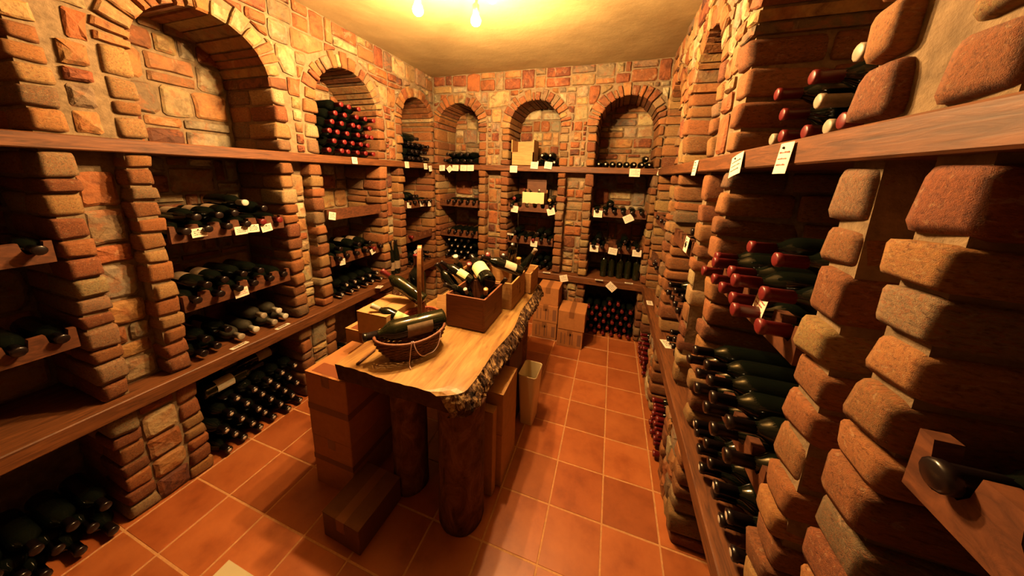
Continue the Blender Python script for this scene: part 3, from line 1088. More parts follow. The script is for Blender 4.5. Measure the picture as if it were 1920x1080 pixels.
# ------------------------------------------------------------------ price tags
def price_tag(x, y, side, label, w=.062, h=.052, tilt=0, off=.020, group=None, flatz=None, ink='ink_dark'):
    """paper tag pinned to the front of a shelf or rack, or lying on a shelf (flatz)"""
    sx = {'left': 0, 'back': 1, 'right': 0}[side]
    base = {'left': XL, 'back': YB, 'right': XR}[side]
    if flatz is None:
        sgn = 1 if side == 'left' else -1
        p = at(x, y, sx, base + sgn * off)
        nrm = WD[side]
        up = Vector((0, 0, 1))
        lean = .10
    else:
        p = at(x, y, 2, flatz + .0014)
        nrm = Vector((0, 0, 1))
        up = -WD[side]
        lean = 0
    ri = up.cross(nrm).normalized()
    nrm2 = (nrm + up * lean).normalized()
    up2 = nrm2.cross(ri)
    q = Matrix((ri, up2, nrm2)).transposed().to_4x4()
    m = Matrix.Translation(p) @ q @ Matrix.Rotation(tilt, 4, 'Z')
    bm = bmesh.new()
    n = 6
    rows = []
    for i in range(n + 1):
        a = -w / 2 + w * i / n
        cz = .0016 * math.sin(i / n * PI) if flatz is None else 0
        rows.append([bm.verts.new((a, s * h / 2, cz + t2)) for s, t2 in ((-1, 0), (1, 0), (1, .0008), (-1, .0008))])
    for r0, r1 in zip(rows, rows[1:]):
        for k in range(4):
            bm.faces.new((r0[k], r0[(k + 1) % 4], r1[(k + 1) % 4], r1[k]))
    bm.faces.new(rows[0]); bm.faces.new(rows[-1])
    o = ob('price_tag', bm_mesh('price_tag', bm, 'tag_paper'))
    o.matrix_world = m
    tag(o, label, 'tag', group)
    # scribbled lines of writing
    bm = bmesh.new()
    for k in range(3):
        yy = h * (.18 - .2 * k)
        x0 = -w * .34
        while x0 < w * .3:
            l = w * rnd.uniform(.05, .14)
            addbox(bm, x0, x0 + l, yy - .0011, yy + .0011 + rnd.uniform(0, .0018), .0024, .0027)
            x0 += l + w * .03
    ob('writing', bm_mesh('writing', bm, ink), o)
    if flatz is None:
        ob('pin', PIN, o, (rnd.uniform(-.1, .1) * w, h * .34, .0026))
    return o


PIN = lathe('pin', [(.0028, 0), (.0030, .002), (.0015, .0035)], 'pin', 8)
G = 'tags'
for k, (x, y, ti) in enumerate(((373, 436, .05), (452, 432, .0), (475, 428, -.05), (500, 427, .12))):
    price_tag(x, y, 'left', 'white price tag on the four tag rack, %s from the red capped end bottles' % ORD[3 - k], .058, .044, ti, .012, 'tags on the four tag rack')
price_tag(453, 548, 'left', 'price tag with red lettering on the rack above the pale capped bottles', .066, .050, .04, .012, ink='ink_red')
for x, y in ((449, 648), (530, 612)):
    price_tag(x, y, 'left', 'paper slip lying on the edge of the shelf with pale capped bottles', .085, .028, .1, 0, 'slips by the pale capped bottles', flatz=ZL)
price_tag(665, 301, 'left', 'white price tag on the beam under the red capped stack', .050, .050, 0, .024)
price_tag(623, 405, 'left', 'white price tag on the empty rack plank', .056, .056, -.25, .012)
price_tag(642, 491, 'left', 'white price tag on the rack over the double row, beside the brick jamb', .050, .048, -.05, .012)
price_tag(699, 471, 'left', 'tilted white price tag on the rack over the double row, at the far end', .050, .048, .3, .012)
price_tag(711, 538, 'left', 'paper slip lying on the shelf edge in front of the standing bottles', .060, .050, .3, 0, flatz=ZL)
price_tag(640, 555, 'left', 'small paper slip on the shelf edge below the double row', .045, .030, .3, 0, flatz=ZL)
for x, y, ti in ((763, 309, 0), (798, 312, 0), (807, 316, .1)):
    price_tag(x, y, 'left', 'white price tag on the beam under the corner arch heap', .060, .060, ti, .024, 'tags under the corner arch')
for x, y, ti in ((767, 385, -.1), (791, 382, 0), (805, 382, 0)):
    price_tag(x, y, 'left', 'white price tag hanging from the corner rack', .060, .055, ti, .014, 'tags on the corner rack')
price_tag(779, 472, 'left', 'small tag among the lower bottles beside the corner', .05, .03, .3, .01)
for k, (x, y, ti, w) in enumerate(((829, 315, .05, .07), (843, 317, .7, .06), (854, 315, 0, .075), (869, 315, 0, .075), (882, 315, .03, .08))):
    price_tag(x, y, 'back', 'white price tag in the row of five, %s from the open crate' % ORD[4 - k], w, .062, ti, .022, 'five tags on the end wall beam')
price_tag(963, 317, 'back', 'white price tag on the beam below the open crate', .078, .068, 0, .022)
price_tag(1002, 310, 'back', 'white price tag on the beam below the small heap, nearer the crate', .075, .066, -.05, .022)
price_tag(1028, 310, 'back', 'white price tag on the beam below the small heap, farther from the crate', .075, .066, -.1, .022)
price_tag(965, 392, 'back', 'white price tag on the rack below the open crate', .075, .066, -.1, .012)
price_tag(1033, 397, 'back', 'crooked white price tag on the rack beside the gold capped bottle', .078, .068, .3, .012)
price_tag(1001, 457, 'back', 'white price tag on the rack under the cream fronted box', .072, .062, -.05, .012)
price_tag(957, 439, 'back', 'thin paper slip on the rack under the cream fronted box', .068, .018, -.05, .012)
price_tag(1190, 324, 'back', 'white price tag on the beam under the single row of bottles', .090, .072, 0, .022)
price_tag(1240, 323, 'back', 'pink edged price tag at the corner of the two upper beams', .060, .062, -.2, .03, ink='ink_red')
price_tag(1121, 401, 'back', 'white price tag on the rack above the three tag rack, beside the brick jamb', .080, .066, 0, .012)
price_tag(1178, 410, 'back', 'crooked pink price tag on the rack above the three tag rack', .085, .068, .5, .014, ink='ink_red')
for k, (x, y, ti) in enumerate(((1114, 466, 0), (1149, 471, -.1), (1194, 475, 0))):
    price_tag(x, y, 'back', 'white price tag in the evenly spaced three, %s from the aisle wall' % ORD[2 - k], .080, .064, ti, .012, 'three evenly spaced tags')
price_tag(1057, 522, 'back', 'white price tag on the lower shelf edge by the pier above the boxes', .080, .070, .3, .035)
price_tag(1025, 511, 'back', 'paper slip lying on the lower shelf behind the top cardboard box', .075, .04, 0, 0, flatz=ZL)
for x, y in ((1123, 525), (1179, 531)):
    price_tag(x, y, 'back', 'paper slip lying on the lower shelf above the red capped floor stack', .075, .035, 0, 0, 'slips above the red capped floor stack', flatz=ZL)
price_tag(1146, 538, 'back', 'crooked white price tag hanging over the red capped floor stack', .090, .070, -.7, .036)
price_tag(1303, 315, 'right', 'white price tag on the aisle beam at the second bay', .075, .070, 0, .022)
price_tag(1380, 310, 'right', 'white price tag on the aisle beam at the pier with the tall pale stone', .085, .066, .2, .022)
price_tag(1469, 297, 'right', 'large white price tag on the aisle beam under the dark arch', .056, .068, 0, .022, ink='ink_red')
price_tag(1425, 571, 'right', 'white price tag hanging from the red capped rack by the aisle', .055, .055, -.1, .012, ink='ink_red')
price_tag(1287, 458, 'right', 'white price tag hanging in the second aisle bay', .07, .075, 0, .010)
price_tag(1250, 645, 'right', 'paper slip on the lower aisle shelf at the second bay', .10, .05, .2, 0, flatz=ZL)
price_tag(1218, 568, 'right', 'paper slip on the lower aisle shelf beside the end wall', .09, .045, 0, 0, flatz=ZL)


# ------------------------------------------------------------------ table of a live-edge slab on logs
ZT = .75
TH = .085
table = thing('log_table', 'live-edge wooden slab table with bark edge standing on thick logs', 'table', (-.78, 1.55, 0))
TO = Vector((-.78, 1.55, 0))


def edge_r(y):
    return -.485 + .012 * math.sin(y * 5.1 + .6) + .007 * math.sin(y * 13 + 1) + (-.10 * max(0, (.96 - y) / .08) ** 2 if y < .96 else 0)


def edge_l(y):
    return -1.10 + .012 * math.sin(y * 4.3) + .006 * math.sin(y * 15)


Y0, Y1 = .885, 2.25
bm = bmesh.new()
ny, nx = 70, 18
top, bot = {}, {}
for j in range(ny + 1):
    y = Y0 + (Y1 - Y0) * j / ny
    for i in range(nx + 1):
        s = i / nx
        x = edge_l(y) * (1 - s) + edge_r(y) * s
        yy = y
        if j == 0:
            yy += .003 * math.sin(s * 9) + .002 * math.sin(s * 41)
        z = ZT + noise.noise(Vector((x * 6, y * 3, 1))) * .003 - (.012 * ((s - .9) / .1) ** 2 if s > .9 else 0)
        top[i, j] = bm.verts.new((x - TO.x, yy - TO.y, z))
        zb = ZT - TH + noise.noise(Vector((x * 9, y * 9, 4))) * .006
        xb = x + (.035 * ((s - .85) / .15) if s > .85 else 0)
        bot[i, j] = bm.verts.new((xb - TO.x, yy - TO.y + (.012 if j == 0 else 0), zb))
for j in range(ny):
    for i in range(nx):
        bm.faces.new((top[i, j], top[i + 1, j], top[i + 1, j + 1], top[i, j + 1]))
        bm.faces.new((bot[i, j], bot[i, j + 1], bot[i + 1, j + 1], bot[i + 1, j]))
for i in range(nx):
    bm.faces.new((top[i, 0], bot[i, 0], bot[i + 1, 0], top[i + 1, 0]))
    bm.faces.new((top[i, ny], top[i + 1, ny], bot[i + 1, ny], bot[i, ny]))
for j in range(ny):
    bm.faces.new((top[0, j], top[0, j + 1], bot[0, j + 1], bot[0, j]))
    bm.faces.new((top[nx, j], bot[nx, j], bot[nx, j + 1], top[nx, j + 1]))
me = bm_mesh('table_top', bm, 'slab_wood')
me.materials.append(MATS['shaded_end_grain'])
for p in me.polygons:
    if abs(p.normal.z) < .55:
        p.material_index = 1  # upright faces: end grain with shade put into its colour
slab = ob('table_top', me, table)
# rough bark along the aisle edge
vs, fs = [], []
ny, nk = 220, 9
for j in range(ny + 1):
    y = Y0 + .004 + (Y1 - Y0 - .008) * j / ny
    for k in range(nk + 1):
        s = k / nk
        x = edge_r(y) + .003 + .038 * math.sin(s * PI * .62)
        z = ZT - .012 - s * (TH + .004)
        rough = noise.noise(Vector((y * 38, s * 3.5, 2))) * .010 + noise.noise(Vector((y * 90, s * 8, 7))) * .006
        gap = .012 if .02 < (y * 2.9) % 1 < .045 else 0
        vs.append((x + rough + rnd.uniform(-.003, .003) - gap - TO.x, y - TO.y, z + rnd.uniform(-.002, .002)))
w = nk + 1
for j in range(ny):
    for k in range(nk):
        fs.append((j * w + k, (j + 1) * w + k, (j + 1) * w + k + 1, j * w + k + 1)[::-1])
bk = ob('bark_edge', mesh('bark_edge', vs, fs, 'edge_bark'), slab)
bk['label'] = 'rough flaking bark along the aisle edge'


def log(cx, cy, r, h, name='leg'):
    vs, fs = [], []
    seg, nz = 28, 24
    for k in range(nz + 1):
        z = h * k / nz
        for i in range(seg):
            a = 2 * PI * i / seg
            rr = r * (1 + .06 * noise.noise(Vector((math.cos(a) * 1.6, math.sin(a) * 1.6, z * 2 + cx * 9))) + .05 * noise.noise(Vector((math.cos(a) * 5, math.sin(a) * 5, z * 7))) + (.06 * max(0, (z - h * .8) / h * 5) ** 2))
            vs.append((cx - TO.x + rr * math.cos(a), cy - TO.y + rr * math.sin(a), z))
    for k in range(nz):
        for i in range(seg):
            j = (i + 1) % seg
            fs.append((k * seg + i, k * seg + j, (k + 1) * seg + j, (k + 1) * seg + i))
    fs.append(tuple(range(seg))[::-1])
    fs.append(tuple(nz * seg + i for i in range(seg)))
    return ob(name, mesh(name, vs, fs, 'log_bark', True), table)


log(-.548, 1.025, .102, .665)
log(-.868, 1.075, .085, .665)
log(-.610, 1.965, .105, .665)
log(-.93, 1.96, .10, .665)


# ------------------------------------------------------------------ cardboard boxes
def carton(label, x0, x1, y0, y1, z0, z1, mat='cardboard', rz=0, group=None, stripes=False, bands=(), patch=False, taped=True, tape='print_tan'):
    c = Vector(((x0 + x1) / 2, (y0 + y1) / 2, z0))
    root = thing('cardboard_box', label, 'box', c, rz, group)
    a, b2, h = (x1 - x0) / 2, (y1 - y0) / 2, z1 - z0
    bm = bmesh.new()
    addbox(bm, -a, a, -b2, b2, 0, h - .0045)
    bmesh.ops.bevel(bm, geom=list(bm.edges), offset=.003, segments=1, affect='EDGES')
    ob('body', bm_mesh('body', bm, mat), root)
    for s in (-1, 1):
        bm = bmesh.new()
        lo, hi = sorted((s * .0012, s * a))
        addbox(bm, lo, hi, -b2, b2, h - .004, h - .0006)
        ob('flap', bm_mesh('flap', bm, mat), root)
    if taped:
        bm = bmesh.new()
        addbox(bm, -.024, .024, -b2 - .0006, b2 + .0006, h - .0005, h)
        addbox(bm, -.024, .024, -b2 - .0008, -b2 - .0001, h - .06, h)
        ob('tape', bm_mesh('tape', bm, tape), root)
    if stripes:
        bm = bmesh.new()
        for k, (p, w) in enumerate(((-.35, .01), (-.2, .008), (.0, .012), (.1, .008), (.30, .035))):
            addbox(bm, p * 2 * a, p * 2 * a + w, -b2 - .0008, -b2 - .0001, h * .15, h * .8)
        ob('printed_marks', bm_mesh('printed_marks', bm, 'print_brown'), root)
    for (f0, f1) in bands:
        bm = bmesh.new()
        addbox(bm, -a - .0008, a + .0008, -b2 - .0008, b2 + .0008, h * f0, h * f1)
        ob('printed_band', bm_mesh('printed_band', bm, 'print_brown'), root)
    if patch:
        bm = bmesh.new()
        addbox(bm, -a * .75, a * .95, -b2 * .92, -b2 * .45, h, h + .0006)
        ob('tape_patch', bm_mesh('tape_patch', bm, 'parcel_tape'), root)
    return root


carton('lower cardboard box of the stack against the near end of the log table', -1.325, -1.075, .905, 1.185, 0, .30, 'cardboard', bands=((.5, .6),))
carton('upper cardboard box with brown tape, beside the corner of the log table', -1.320, -1.070, .900, 1.180, .30, .652, 'cardboard', bands=((.42, .52),), patch=True)
carton('lower cardboard box behind the taped stack beside the table', -1.40, -1.16, 1.22, 1.47, 0, .36, 'tan_cardboard')
carton('upper cardboard box with a red patch behind the taped stack', -1.40, -1.15, 1.21, 1.46, .36, .70, 'tan_cardboard', patch=True)
small = carton('small dark cardboard box lying on the floor before the log legs', -1.075, -.865, .735, .985, 0, .13, 'dark_cardboard', rz=-.04)
carton('slim upright carton squeezed behind the thick log leg', -.63, -.440, 1.140, 1.190, 0, .49, 'tan_cardboard')
carton('lower carton under the table edge behind the slim carton', -.72, -.414, 1.200, 1.43, 0, .32, 'tan_cardboard', bands=())
carton('upper carton under the table edge behind the slim carton', -.71, -.412, 1.197, 1.42, .32, .553, 'tan_cardboard')
carton('dark carton under the table next to the white bin', -.74, -.475, 1.475, 1.74, 0, .56, 'dark_cardboard')
# boxes against the end wall
carton('bottom box of the shorter stack of two by the end wall', -.385, -.145, 2.645, 2.90, 0, .178, stripes=True)
carton('top box of the shorter stack of two by the end wall', -.383, -.135, 2.640, 2.90, .178, .362)
carton('bottom box of the taller stack of three by the end wall', -.650, -.405, 2.715, 2.95, 0, .178, stripes=True)
carton('middle box of the taller stack of three by the end wall', -.645, -.400, 2.712, 2.95, .178, .356, stripes=True)
carton('top box of the taller stack of three by the end wall', -.615, -.405, 2.725, 2.95, .356, .535)
# box lying on the table
carton('wide tan box on the table beside the wicker baskets', -1.215, -1.025, 1.125, 1.37, ZT + .002, ZT + .128, 'tan_cardboard', taped=False)

# sheet of card on the floor
o = box('card_sheet', 'floor_paper', -1.365, -1.155, .245, .540, .0005, .003, origin=(-1.26, .39, 0))
tag(o, 'pale sheet of card lying on the tiles before the bottle pile', 'paper')

# tall white bin
bin_ = thing('waste_bin', 'tall square white plastic bin beside the cartons', 'bin', (-.402, 1.70, 0), -.03)


def rsq(bm, hx, hy, z, r, n=4):
    out = []
    for (sx, sy, a0) in ((1, 1, 0), (-1, 1, PI / 2), (-1, -1, PI), (1, -1, 1.5 * PI)):
        for i in range(n + 1):
            a = a0 + PI / 2 * i / n
            out.append(bm.verts.new((sx * (hx - r) + r * math.cos(a), sy * (hy - r) + r * math.sin(a), z)))
    return out


bm = bmesh.new()
H = .365
rings = [rsq(bm, .042, .066, 0, .014), rsq(bm, .060, .086, H - .004, .018), rsq(bm, .0585, .0845, H, .017), rsq(bm, .0565, .0825, H - .003, .016), rsq(bm, .040, .063, .02, .012)]
bm.faces.new(rings[0][::-1])
for r0, r1 in zip(rings, rings[1:]):
    n = len(r0)
    for i in range(n):
        bm.faces.new((r0[i], r0[(i + 1) % n], r1[(i + 1) % n], r1[i]))
bm.faces.new(rings[-1])
ob('bin_body', bm_mesh('bin_body', bm, 'plastic_cream'), bin_)
o = box('black_block', 'black_plastic', -.425, -.385, 1.66, 1.73, .022, .27, origin=(-.405, 1.695, .022), bev=.004)
tag(o, 'dark object lying inside the white bin', 'object')


# ------------------------------------------------------------------ wooden crates
def crate(name, label, x0, x1, y0, y1, z0, h, mat='crate_wood', th=.011, mark=True, rz=0):
    c = Vector(((x0 + x1) / 2, (y0 + y1) / 2, z0))
    root = thing(name, label, 'crate', c, rz)
    a, b2 = (x1 - x0) / 2, (y1 - y0) / 2
    for nm, q in (('side_panel', (-a, -a + th, -b2, b2)), ('side_panel', (a - th, a, -b2, b2)),
                  ('end_panel', (-a + th, a - th, -b2, -b2 + th)), ('end_panel', (-a + th, a - th, b2 - th, b2))):
        bm = bmesh.new()
        addbox(bm, *q, 0, h)
        bmesh.ops.bevel(bm, geom=list(bm.edges), offset=.0012, segments=1, affect='EDGES')
        ob(nm, bm_mesh(nm, bm, mat), root)
    bm = bmesh.new()
    addbox(bm, -a + th, a - th, -b2 + th, b2 - th, .002, .010)
    ob('bottom_panel', bm_mesh('bottom_panel', bm, mat), root)
    if mark:
        bm = bmesh.new()
        for k in range(7):
            yy = rnd.uniform(-.03, .03)
            zz = h * .5 + rnd.uniform(-.035, .035)
            addbox(bm, a, a + .0006, yy - .012, yy + .012, zz - .003, zz + .003)
            addbox(bm, a, a + .0006, yy - .003, yy + .003, zz - .012, zz + .010)
        ob('stamp', bm_mesh('stamp', bm, 'print_brown'), root)
    return root


crate('wine_crate', 'open reddish wooden crate with the big labelled bottle, on the table', -.828, -.592, 1.372, 1.640, ZT + .004, .188, 'red_crate_wood')
crate('wine_crate', 'wide open pale wooden crate full of bottles on the table', -.985, -.545, 1.690, 1.985, ZT + .004, .175)
crate('wine_crate', 'small pale wooden crate at the far end of the table', -.80, -.505, 2.005, 2.23, ZT + .004, .150, mark=False)
# lid leaning on the reddish crate
lid = box('crate_lid', 'crate_wood', -.055, .055, -.004, .004, 0, .13)
lid.matrix_world = Matrix.Translation((-.885, 1.445, ZT + .006)) @ Matrix.Rotation(.25, 4, 'Z') @ Matrix.Rotation(-.42, 4, 'X')
tag(lid, 'thin honey coloured wooden lid leaning beside the reddish crate', 'lid')

# open crate on the upper shelf, end wall
oc = thing('open_crate', 'open wooden crate standing on end on the upper shelf', 'crate', (-.905, YB + .11, ZU))
a, d, h = .118, .10, .255
for nm, q in (('side_panel', (-a, -a + .01, -d, d, 0, h)), ('side_panel', (a - .01, a, -d, d, 0, h)), ('back_panel', (-a, a, d - .01, d, 0, h)),
              ('front_panel', (-a, a, -d, -d + .01, 0, .135)), ('bottom_panel', (-a, a, -d, d, 0, .008))):
    bm = bmesh.new()
    addbox(bm, *q)
    ob(nm, bm_mesh(nm, bm, 'crate_wood'), oc)
for v in oc.children[0].data.vertices:
    if v.co.z > .1 and v.co.y < 0:
        v.co.z = .135
for v in oc.children[1].data.vertices:
    if v.co.z > .1 and v.co.y < 0:
        v.co.z = .135

# cream fronted box with raised lid on the rack
cb = thing('gift_box', 'cream fronted box with raised dark lid holding bottles on the rack', 'box', (-.775, YB + .085, RA + .0825), 0)
bm = bmesh.new()
n = 9
fr = []
for i in range(n + 1):
    x = -.115 + .23 * i / n
    fr.append((x, .0 if i % 2 == 0 else .008))
lo = [bm.verts.new((x, -.065, z)) for x, z in fr]
hi_ = [bm.verts.new((x, -.065, .118)) for x, z in fr]
lo2 = [bm.verts.new((x, -.059, z)) for x, z in fr]
hi2 = [bm.verts.new((x, -.059, .118)) for x, z in fr]
for i in range(n):
    bm.faces.new((lo[i], lo[i + 1], hi_[i + 1], hi_[i]))
    bm.faces.new((lo2[i], hi2[i], hi2[i + 1], lo2[i + 1]))
    bm.faces.new((hi_[i], hi_[i + 1], hi2[i + 1], hi2[i]))
    bm.faces.new((lo[i], lo2[i], lo2[i + 1], lo[i + 1]))
ob('front_panel', bm_mesh('front_panel', bm, 'cream_card'), cb)
for q in ((-.115, -.107, -.059, .10, 0, .11), (.107, .115, -.059, .10, 0, .11), (-.107, .107, -.059, .10, .0, .006), (-.115, .115, .092, .10, 0, .14)):
    bm = bmesh.new()
    addbox(bm, *q)
    ob('box_panel', bm_mesh('box_panel', bm, 'crate_wood'), cb)
bm = bmesh.new()
addbox(bm, -.105, .105, .075, .083, .11, .255)
addbox(bm, -.105, .105, .065, .075, .232, .238)
ob('lid', bm_mesh('lid', bm, 'dark_crate_wood'), cb)
for i, (dx, cp) in enumerate(((-.075, 'cap_red'), (-.02, 'cap_dark'), (.04, 'cap_white'))):
    bottle((-.775 + dx, YB + .10, RA + .0825 + .045 + .02), (.15 if i == 2 else -.1, -.55, .45), 'short bottle resting in the cream fronted box, capsule up' if i < 2 else 'white capped bottle resting in the cream fronted box',
           'bottles in the cream fronted box' if i < 2 else None, cap=cp, scale=.44)


# ------------------------------------------------------------------ things on the table
def wicker(name, rx, ry, h, mat, rows=13, flare=.60, saddle=0.0, seg=64):
    """woven rows wound around stakes"""
    vs, fs = [], []
    ts = 5
    for r in range(rows):
        k = r / (rows - 1)
        rad = flare + (1 - flare) * math.sin(k * PI / 2)
        for i in range(seg):
            a = 2 * PI * i / seg
            wv = .0035 * math.sin(a * seg / 4 + (r % 2) * PI)
            rise = saddle * k * math.cos(2 * a)
            cxx, cyy, czz = (rx * rad + wv) * math.cos(a), (ry * rad + wv) * math.sin(a), .006 + h * k + rise
            for q in range(ts):
                b = 2 * PI * q / ts
                vs.append((cxx + math.cos(a) * .0048 * math.cos(b), cyy + math.sin(a) * .0048 * math.cos(b), czz + h / rows * .62 * math.sin(b)))
        o0 = r * seg * ts
        for i in range(seg):
            j = (i + 1) % seg
            for q in range(ts):
                p = (q + 1) % ts
                fs.append((o0 + i * ts + q, o0 + j * ts + q, o0 + j * ts + p, o0 + i * ts + p))
    return mesh(name, vs, fs, mat, True)


def basket(label, loc, rz, rx, ry, h, mat, saddle=0.0, handle=None):
    root = thing('wicker_basket', label, 'basket', loc, rz)
    ob('weave', wicker('weave', rx, ry, h, mat, saddle=saddle), root)
    # bottom
    vs = [(rx * .63 * math.cos(2 * PI * i / 32), ry * .63 * math.sin(2 * PI * i / 32), .004) for i in range(32)] + \
         [(rx * .63 * math.cos(2 * PI * i / 32), ry * .63 * math.sin(2 * PI * i / 32), .010) for i in range(32)]
    fs = [tuple(range(32))[::-1], tuple(range(32, 64))] + [(i, (i + 1) % 32, 32 + (i + 1) % 32, 32 + i) for i in range(32)]
    ob('bottom', mesh('bottom', vs, fs, mat), root)
    pts = [((rx + .002) * math.cos(a), (ry + .002) * math.sin(a), h + .010 + saddle * math.cos(2 * a)) for a in [2 * PI * i / 48 for i in range(48)]]
    ob('rim', tube('rim', pts, .007, mat, 6, True), root)
    if handle:
        hx, hz = handle
        pts = [(hx * math.cos(a) * .96, 0, h * .4 + (hz - h * .4) * max(0, math.sin(a)) ** .8) for a in [PI * i / 28 for i in range(29)]]
        vs, fs = [], []
        for i, p in enumerate(pts):
            pv = Vector(p)
            dd = (Vector(pts[min(i + 1, 28)]) - Vector(pts[max(i - 1, 0)])).normalized()
            nn = Vector((-dd.z, 0, dd.x))
            for s1, s2 in ((-1, -1), (1, -1), (1, 1), (-1, 1)):
                vs.append(pv + Vector((0, s1 * .010, 0)) + nn * s2 * .0035)
        for i in range(28):
            for q in range(4):
                p = (q + 1) % 4
                fs.append((i * 4 + q, i * 4 + p, (i + 1) * 4 + p, (i + 1) * 4 + q))
        fs += [(0, 3, 2, 1), (112, 113, 114, 115)]
        ob('handle', mesh('handle', vs, fs, 'basket_handle'), root)
    return root


# near cradle basket with the magnum
nk = at(680, 634, 2, .872)
bs = at(824, 598, 2, .876)
dirn = (nk - bs).normalized()
ang = math.atan2(dirn.y, dirn.x)
mid = at(762, 655, 2, ZT + .03)
bx = Vector((-.838, 1.075, ZT + .003))
basket('dark wicker cradle basket with a large green bottle lying in it', bx, ang, .158, .084, .098, 'wicker', saddle=.010)
bottle(nk - dirn * .373, dirn, 'large dark green bottle lying in the wicker cradle basket', None, kind='magnum', glass='green_glass', lab='tan_label', face=(.25, -.9, -.45))

# second basket with tall handle
b2c = Vector((-.915, 1.268, ZT + .003))
basket('reddish wicker basket with a tall arched handle', b2c, 2.10, .112, .098, .075, 'red_wicker', handle=(.104, .475))
nk2, bs2 = at(716, 508, 2, 1.04), at(806, 572, 2, .875)
d2 = (nk2 - bs2).normalized()
bottle(nk2 - d2 * .30, d2, 'red capped green bottle leaning out of the basket with the tall handle', None, cap='cap_red', glass='green_glass')
sp = at(781, 478, 2, ZT + .373)
bottle((sp.x, sp.y, ZT + .003), (0, 0, 1), 'tall red capped bottle standing on the table behind the basket handle', None, kind='magnum', cap='cap_red', lab='yellow_label', face=(-.6, -1, 0))
bottle((-.935, 1.225, ZT + .055), (-.55, -.22, .30), 'white capped bottle with cream label leaning between the two baskets', None, cap='cap_white', lab='yellow_label', face=(.1, -.3, 1), scale=.8)
# raffia coil by the box
pts = []
for i in range(90):
    a = i * .42
    r_ = .026 + .006 * math.sin(i * 1.7)
    pts.append((r_ * math.cos(a), .010 * math.sin(i * .9), r_ * math.sin(a)))
o = ob('raffia_coil', tube('raffia_coil', pts, .0028, 'raffia', 5), None, (-1.045, 1.100, ZT + .036))
tag(o, 'small coil of raffia beside the neck of the large green bottle', 'raffia')
# cord hanging over the cradle basket
M3 = Matrix.Translation(bx) @ Matrix.Rotation(ang, 4, 'Z')
cps = []
side = 1 if (M3.to_3x3() @ Vector((0, 1, 0))).y < 0 else -1
ctrl = [(.03, .088, .080), (.035, .096, .045), (.055, .104, .005), (.06, .15, .003), (.055, .104, .006)]
P1 = [M3 @ Vector((x, side * y, z)) for x, y, z in [(.020, .090, .112), (.026, .093, .080), (.030, .090, .040), (.034, .092, .006), (.036, .12, .002)]]
P2 = [M3 @ Vector((x, side * y, z)) for x, y, z in [(.014, .090, .112), (.006, .095, .075), (-.012, .092, .040), (-.030, .090, .026), (-.050, .088, .028), (-.080, .082, .030), (-.104, .076, .055), (-.116, .068, .090), (-.118, .064, .112)]]


def smooth(pts, n=6):
    out = []
    for i in range(len(pts) - 1):
        p0, p1, p2, p3 = pts[max(i - 1, 0)], pts[i], pts[i + 1], pts[min(i + 2, len(pts) - 1)]
        for k in range(n):
            t_ = k / n
            out.append(.5 * ((2 * p1) + (p2 - p0) * t_ + (2 * p0 - 5 * p1 + 4 * p2 - p3) * t_ ** 2 + (3 * p1 - p0 - 3 * p2 + p3) * t_ ** 3))
    out.append(pts[-1])
    return out


co = thing('cord', 'thin mauve cord looped over the rim of the cradle basket', 'cord', (0, 0, 0))
ob('strand', tube('strand', smooth(P1), .0022, 'string', 5), co)
ob('strand', tube('strand', smooth(P2), .0022, 'string', 5), co)
# dark stick on the table
p0, p1 = at(669, 683, 2, ZT + .007), at(704, 655, 2, ZT + .007)
o = ob('wooden_stick', tube('wooden_stick', [p0 - p0, (p1 - p0) * .3, (p1 - p0)], [.006, .006, .0035], 'dark_crate_wood', 6), None, p0)
tag(o, 'short dark stick lying at the corner of the table', 'stick')


def leaning(px, zn, bp, zb, label, kind='bordeaux', group=None, **kw):
    n_, b_ = at(*px, 2, zn), at(*bp, 2, zb)
    d_ = (n_ - b_).normalized()
    return bottle(n_ - d_ * LEN[kind] * kw.get('scale', 1), d_, label, group, kind=kind, **kw)


# reddish crate
leaning((884, 480), 1.03, (922, 538), .955, 'big dark bottle with cream label lying across the reddish crate', 'magnum', lab='yellow_label', face=(-.35, -.35, 1))
leaning((818, 494), 1.035, (868, 560), .80, 'dark bottle leaning out of the reddish crate towards the tall handle')
leaning((834, 534), .985, (880, 556), .84, 'dark bottle with shiny capsule end poking out of the reddish crate corner', scale=.8)
leaning((866, 522), .945, (897, 560), .80, 'red capped bottle with its capsule over the edge of the reddish crate', cap='cap_red', scale=.75)
leaning((911, 542), .985, (906, 590), .77, 'orange capped bottle upright in the corner of the reddish crate', cap='cap_gold', scale=.74)
leaning((949, 522), .97, (912, 566), .81, 'dark bottle with neck over the aisle edge of the reddish crate', scale=.8)
leaning((872, 542), .96, (890, 575), .80, 'white capped bottle inside the reddish crate', cap='cap_white', scale=.66)
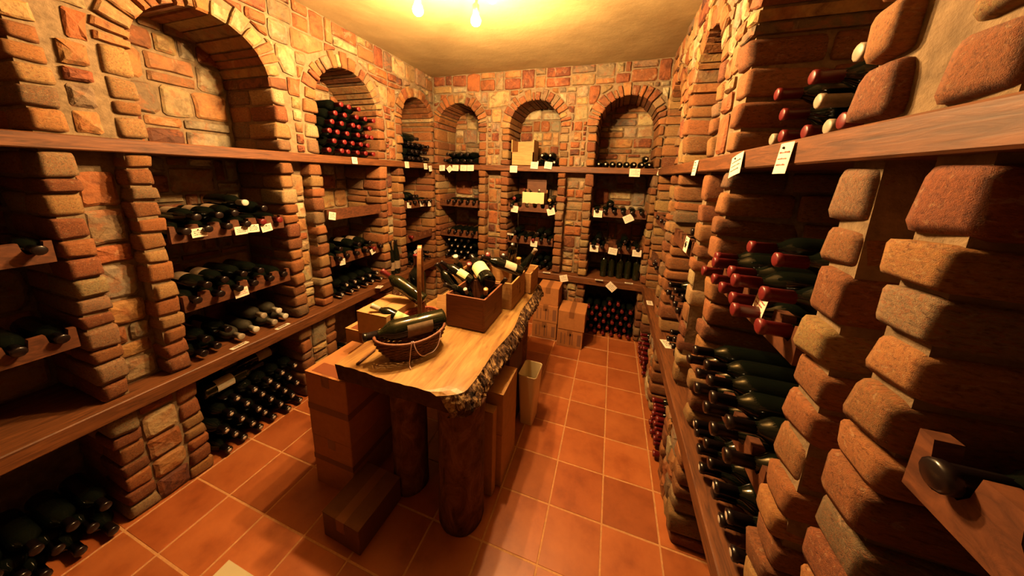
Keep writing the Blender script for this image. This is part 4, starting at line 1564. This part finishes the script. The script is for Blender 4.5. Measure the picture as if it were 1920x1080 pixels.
# wide pale crate
leaning((903, 481), 1.06, (973, 508), .955, 'dark bottle with orange label lying along the wide pale crate', lab='paper_label', face=(-.1, -.5, 1))
leaning((880, 494), 1.03, (876, 545), .77, 'red wax capped bottle standing in the wide pale crate', cap='cap_red')
leaning((915, 477), 1.06, (908, 512), .80, 'red capped bottle leaning at the back of the wide pale crate', cap='cap_red')
leaning((944, 479), 1.06, (948, 514), .80, 'dark bottle with shiny neck standing in the wide pale crate')
leaning((962, 458), 1.10, (958, 503), .80, 'tall dark bottle standing high in the wide pale crate')
leaning((1005, 467), 1.08, (962, 530), .80, 'slim bottle with pink capsule leaning over the aisle end of the wide pale crate', 'hock', cap='cap_grey')
leaning((973, 483), 1.03, (966, 545), .78, 'gold capped bottle in the wide pale crate near the aisle', cap='cap_gold')
leaning((854, 480), 1.05, (866, 536), .77, 'white capped bottle standing in the wide pale crate', cap='cap_white')
leaning((827, 491), 1.04, (858, 510), .985, 'dark bottle lying over the far corner of the wide pale crate', lab='yellow_label', face=(0, -.4, 1), scale=.8)


# ------------------------------------------------------------------ ceiling lamp
LC = Vector((-.79, 1.475, ZC))
lamp = thing('ceiling_lamp', 'three armed brass ceiling lamp with bare glowing bulbs', 'lamp', LC)
ob('canopy', lathe('canopy', [(.055, -.028), (.06, -.020), (.06, -.004)], 'lamp_metal', 20), lamp)
ob('stem', lathe('stem', [(.009, -.10), (.009, -.02)], 'lamp_metal', 10), lamp)
ob('hub', lathe('hub', [(.012, -.128), (.026, -.120), (.026, -.100), (.012, -.090)], 'lamp_metal', 14), lamp)
for (bxx, byy) in ((-1.0, 1.43), (-.765, 1.60), (-.60, 1.42)):
    e = Vector((bxx - LC.x, byy - LC.y, -.214))
    d_ = Vector((e.x, e.y, 0)).normalized()
    pts = [Vector((0, 0, -.110)) + d_ * .02, d_ * .08 + Vector((0, 0, -.105)), d_ * .13 + Vector((0, 0, -.108)), Vector((e.x, e.y, -.137))]
    ar = ob('arm', tube('arm', smooth(pts), .007, 'lamp_metal', 8), lamp)
    so = ob('socket', lathe('socket', [(.014, -.179), (.017, -.175), (.017, -.140), (.008, -.132)], 'lamp_metal', 14), lamp, (e.x, e.y, 0))
    prof = [(.001, -.026)] + [(.026 * math.sin(PI * k / 12), -.026 * math.cos(PI * k / 12)) for k in range(1, 9)] + [(.0145, .030), (.0135, .038)]
    bl = ob('bulb', lathe('bulb', prof, 'bulb', 16, True), lamp, (e.x, e.y, e.z))
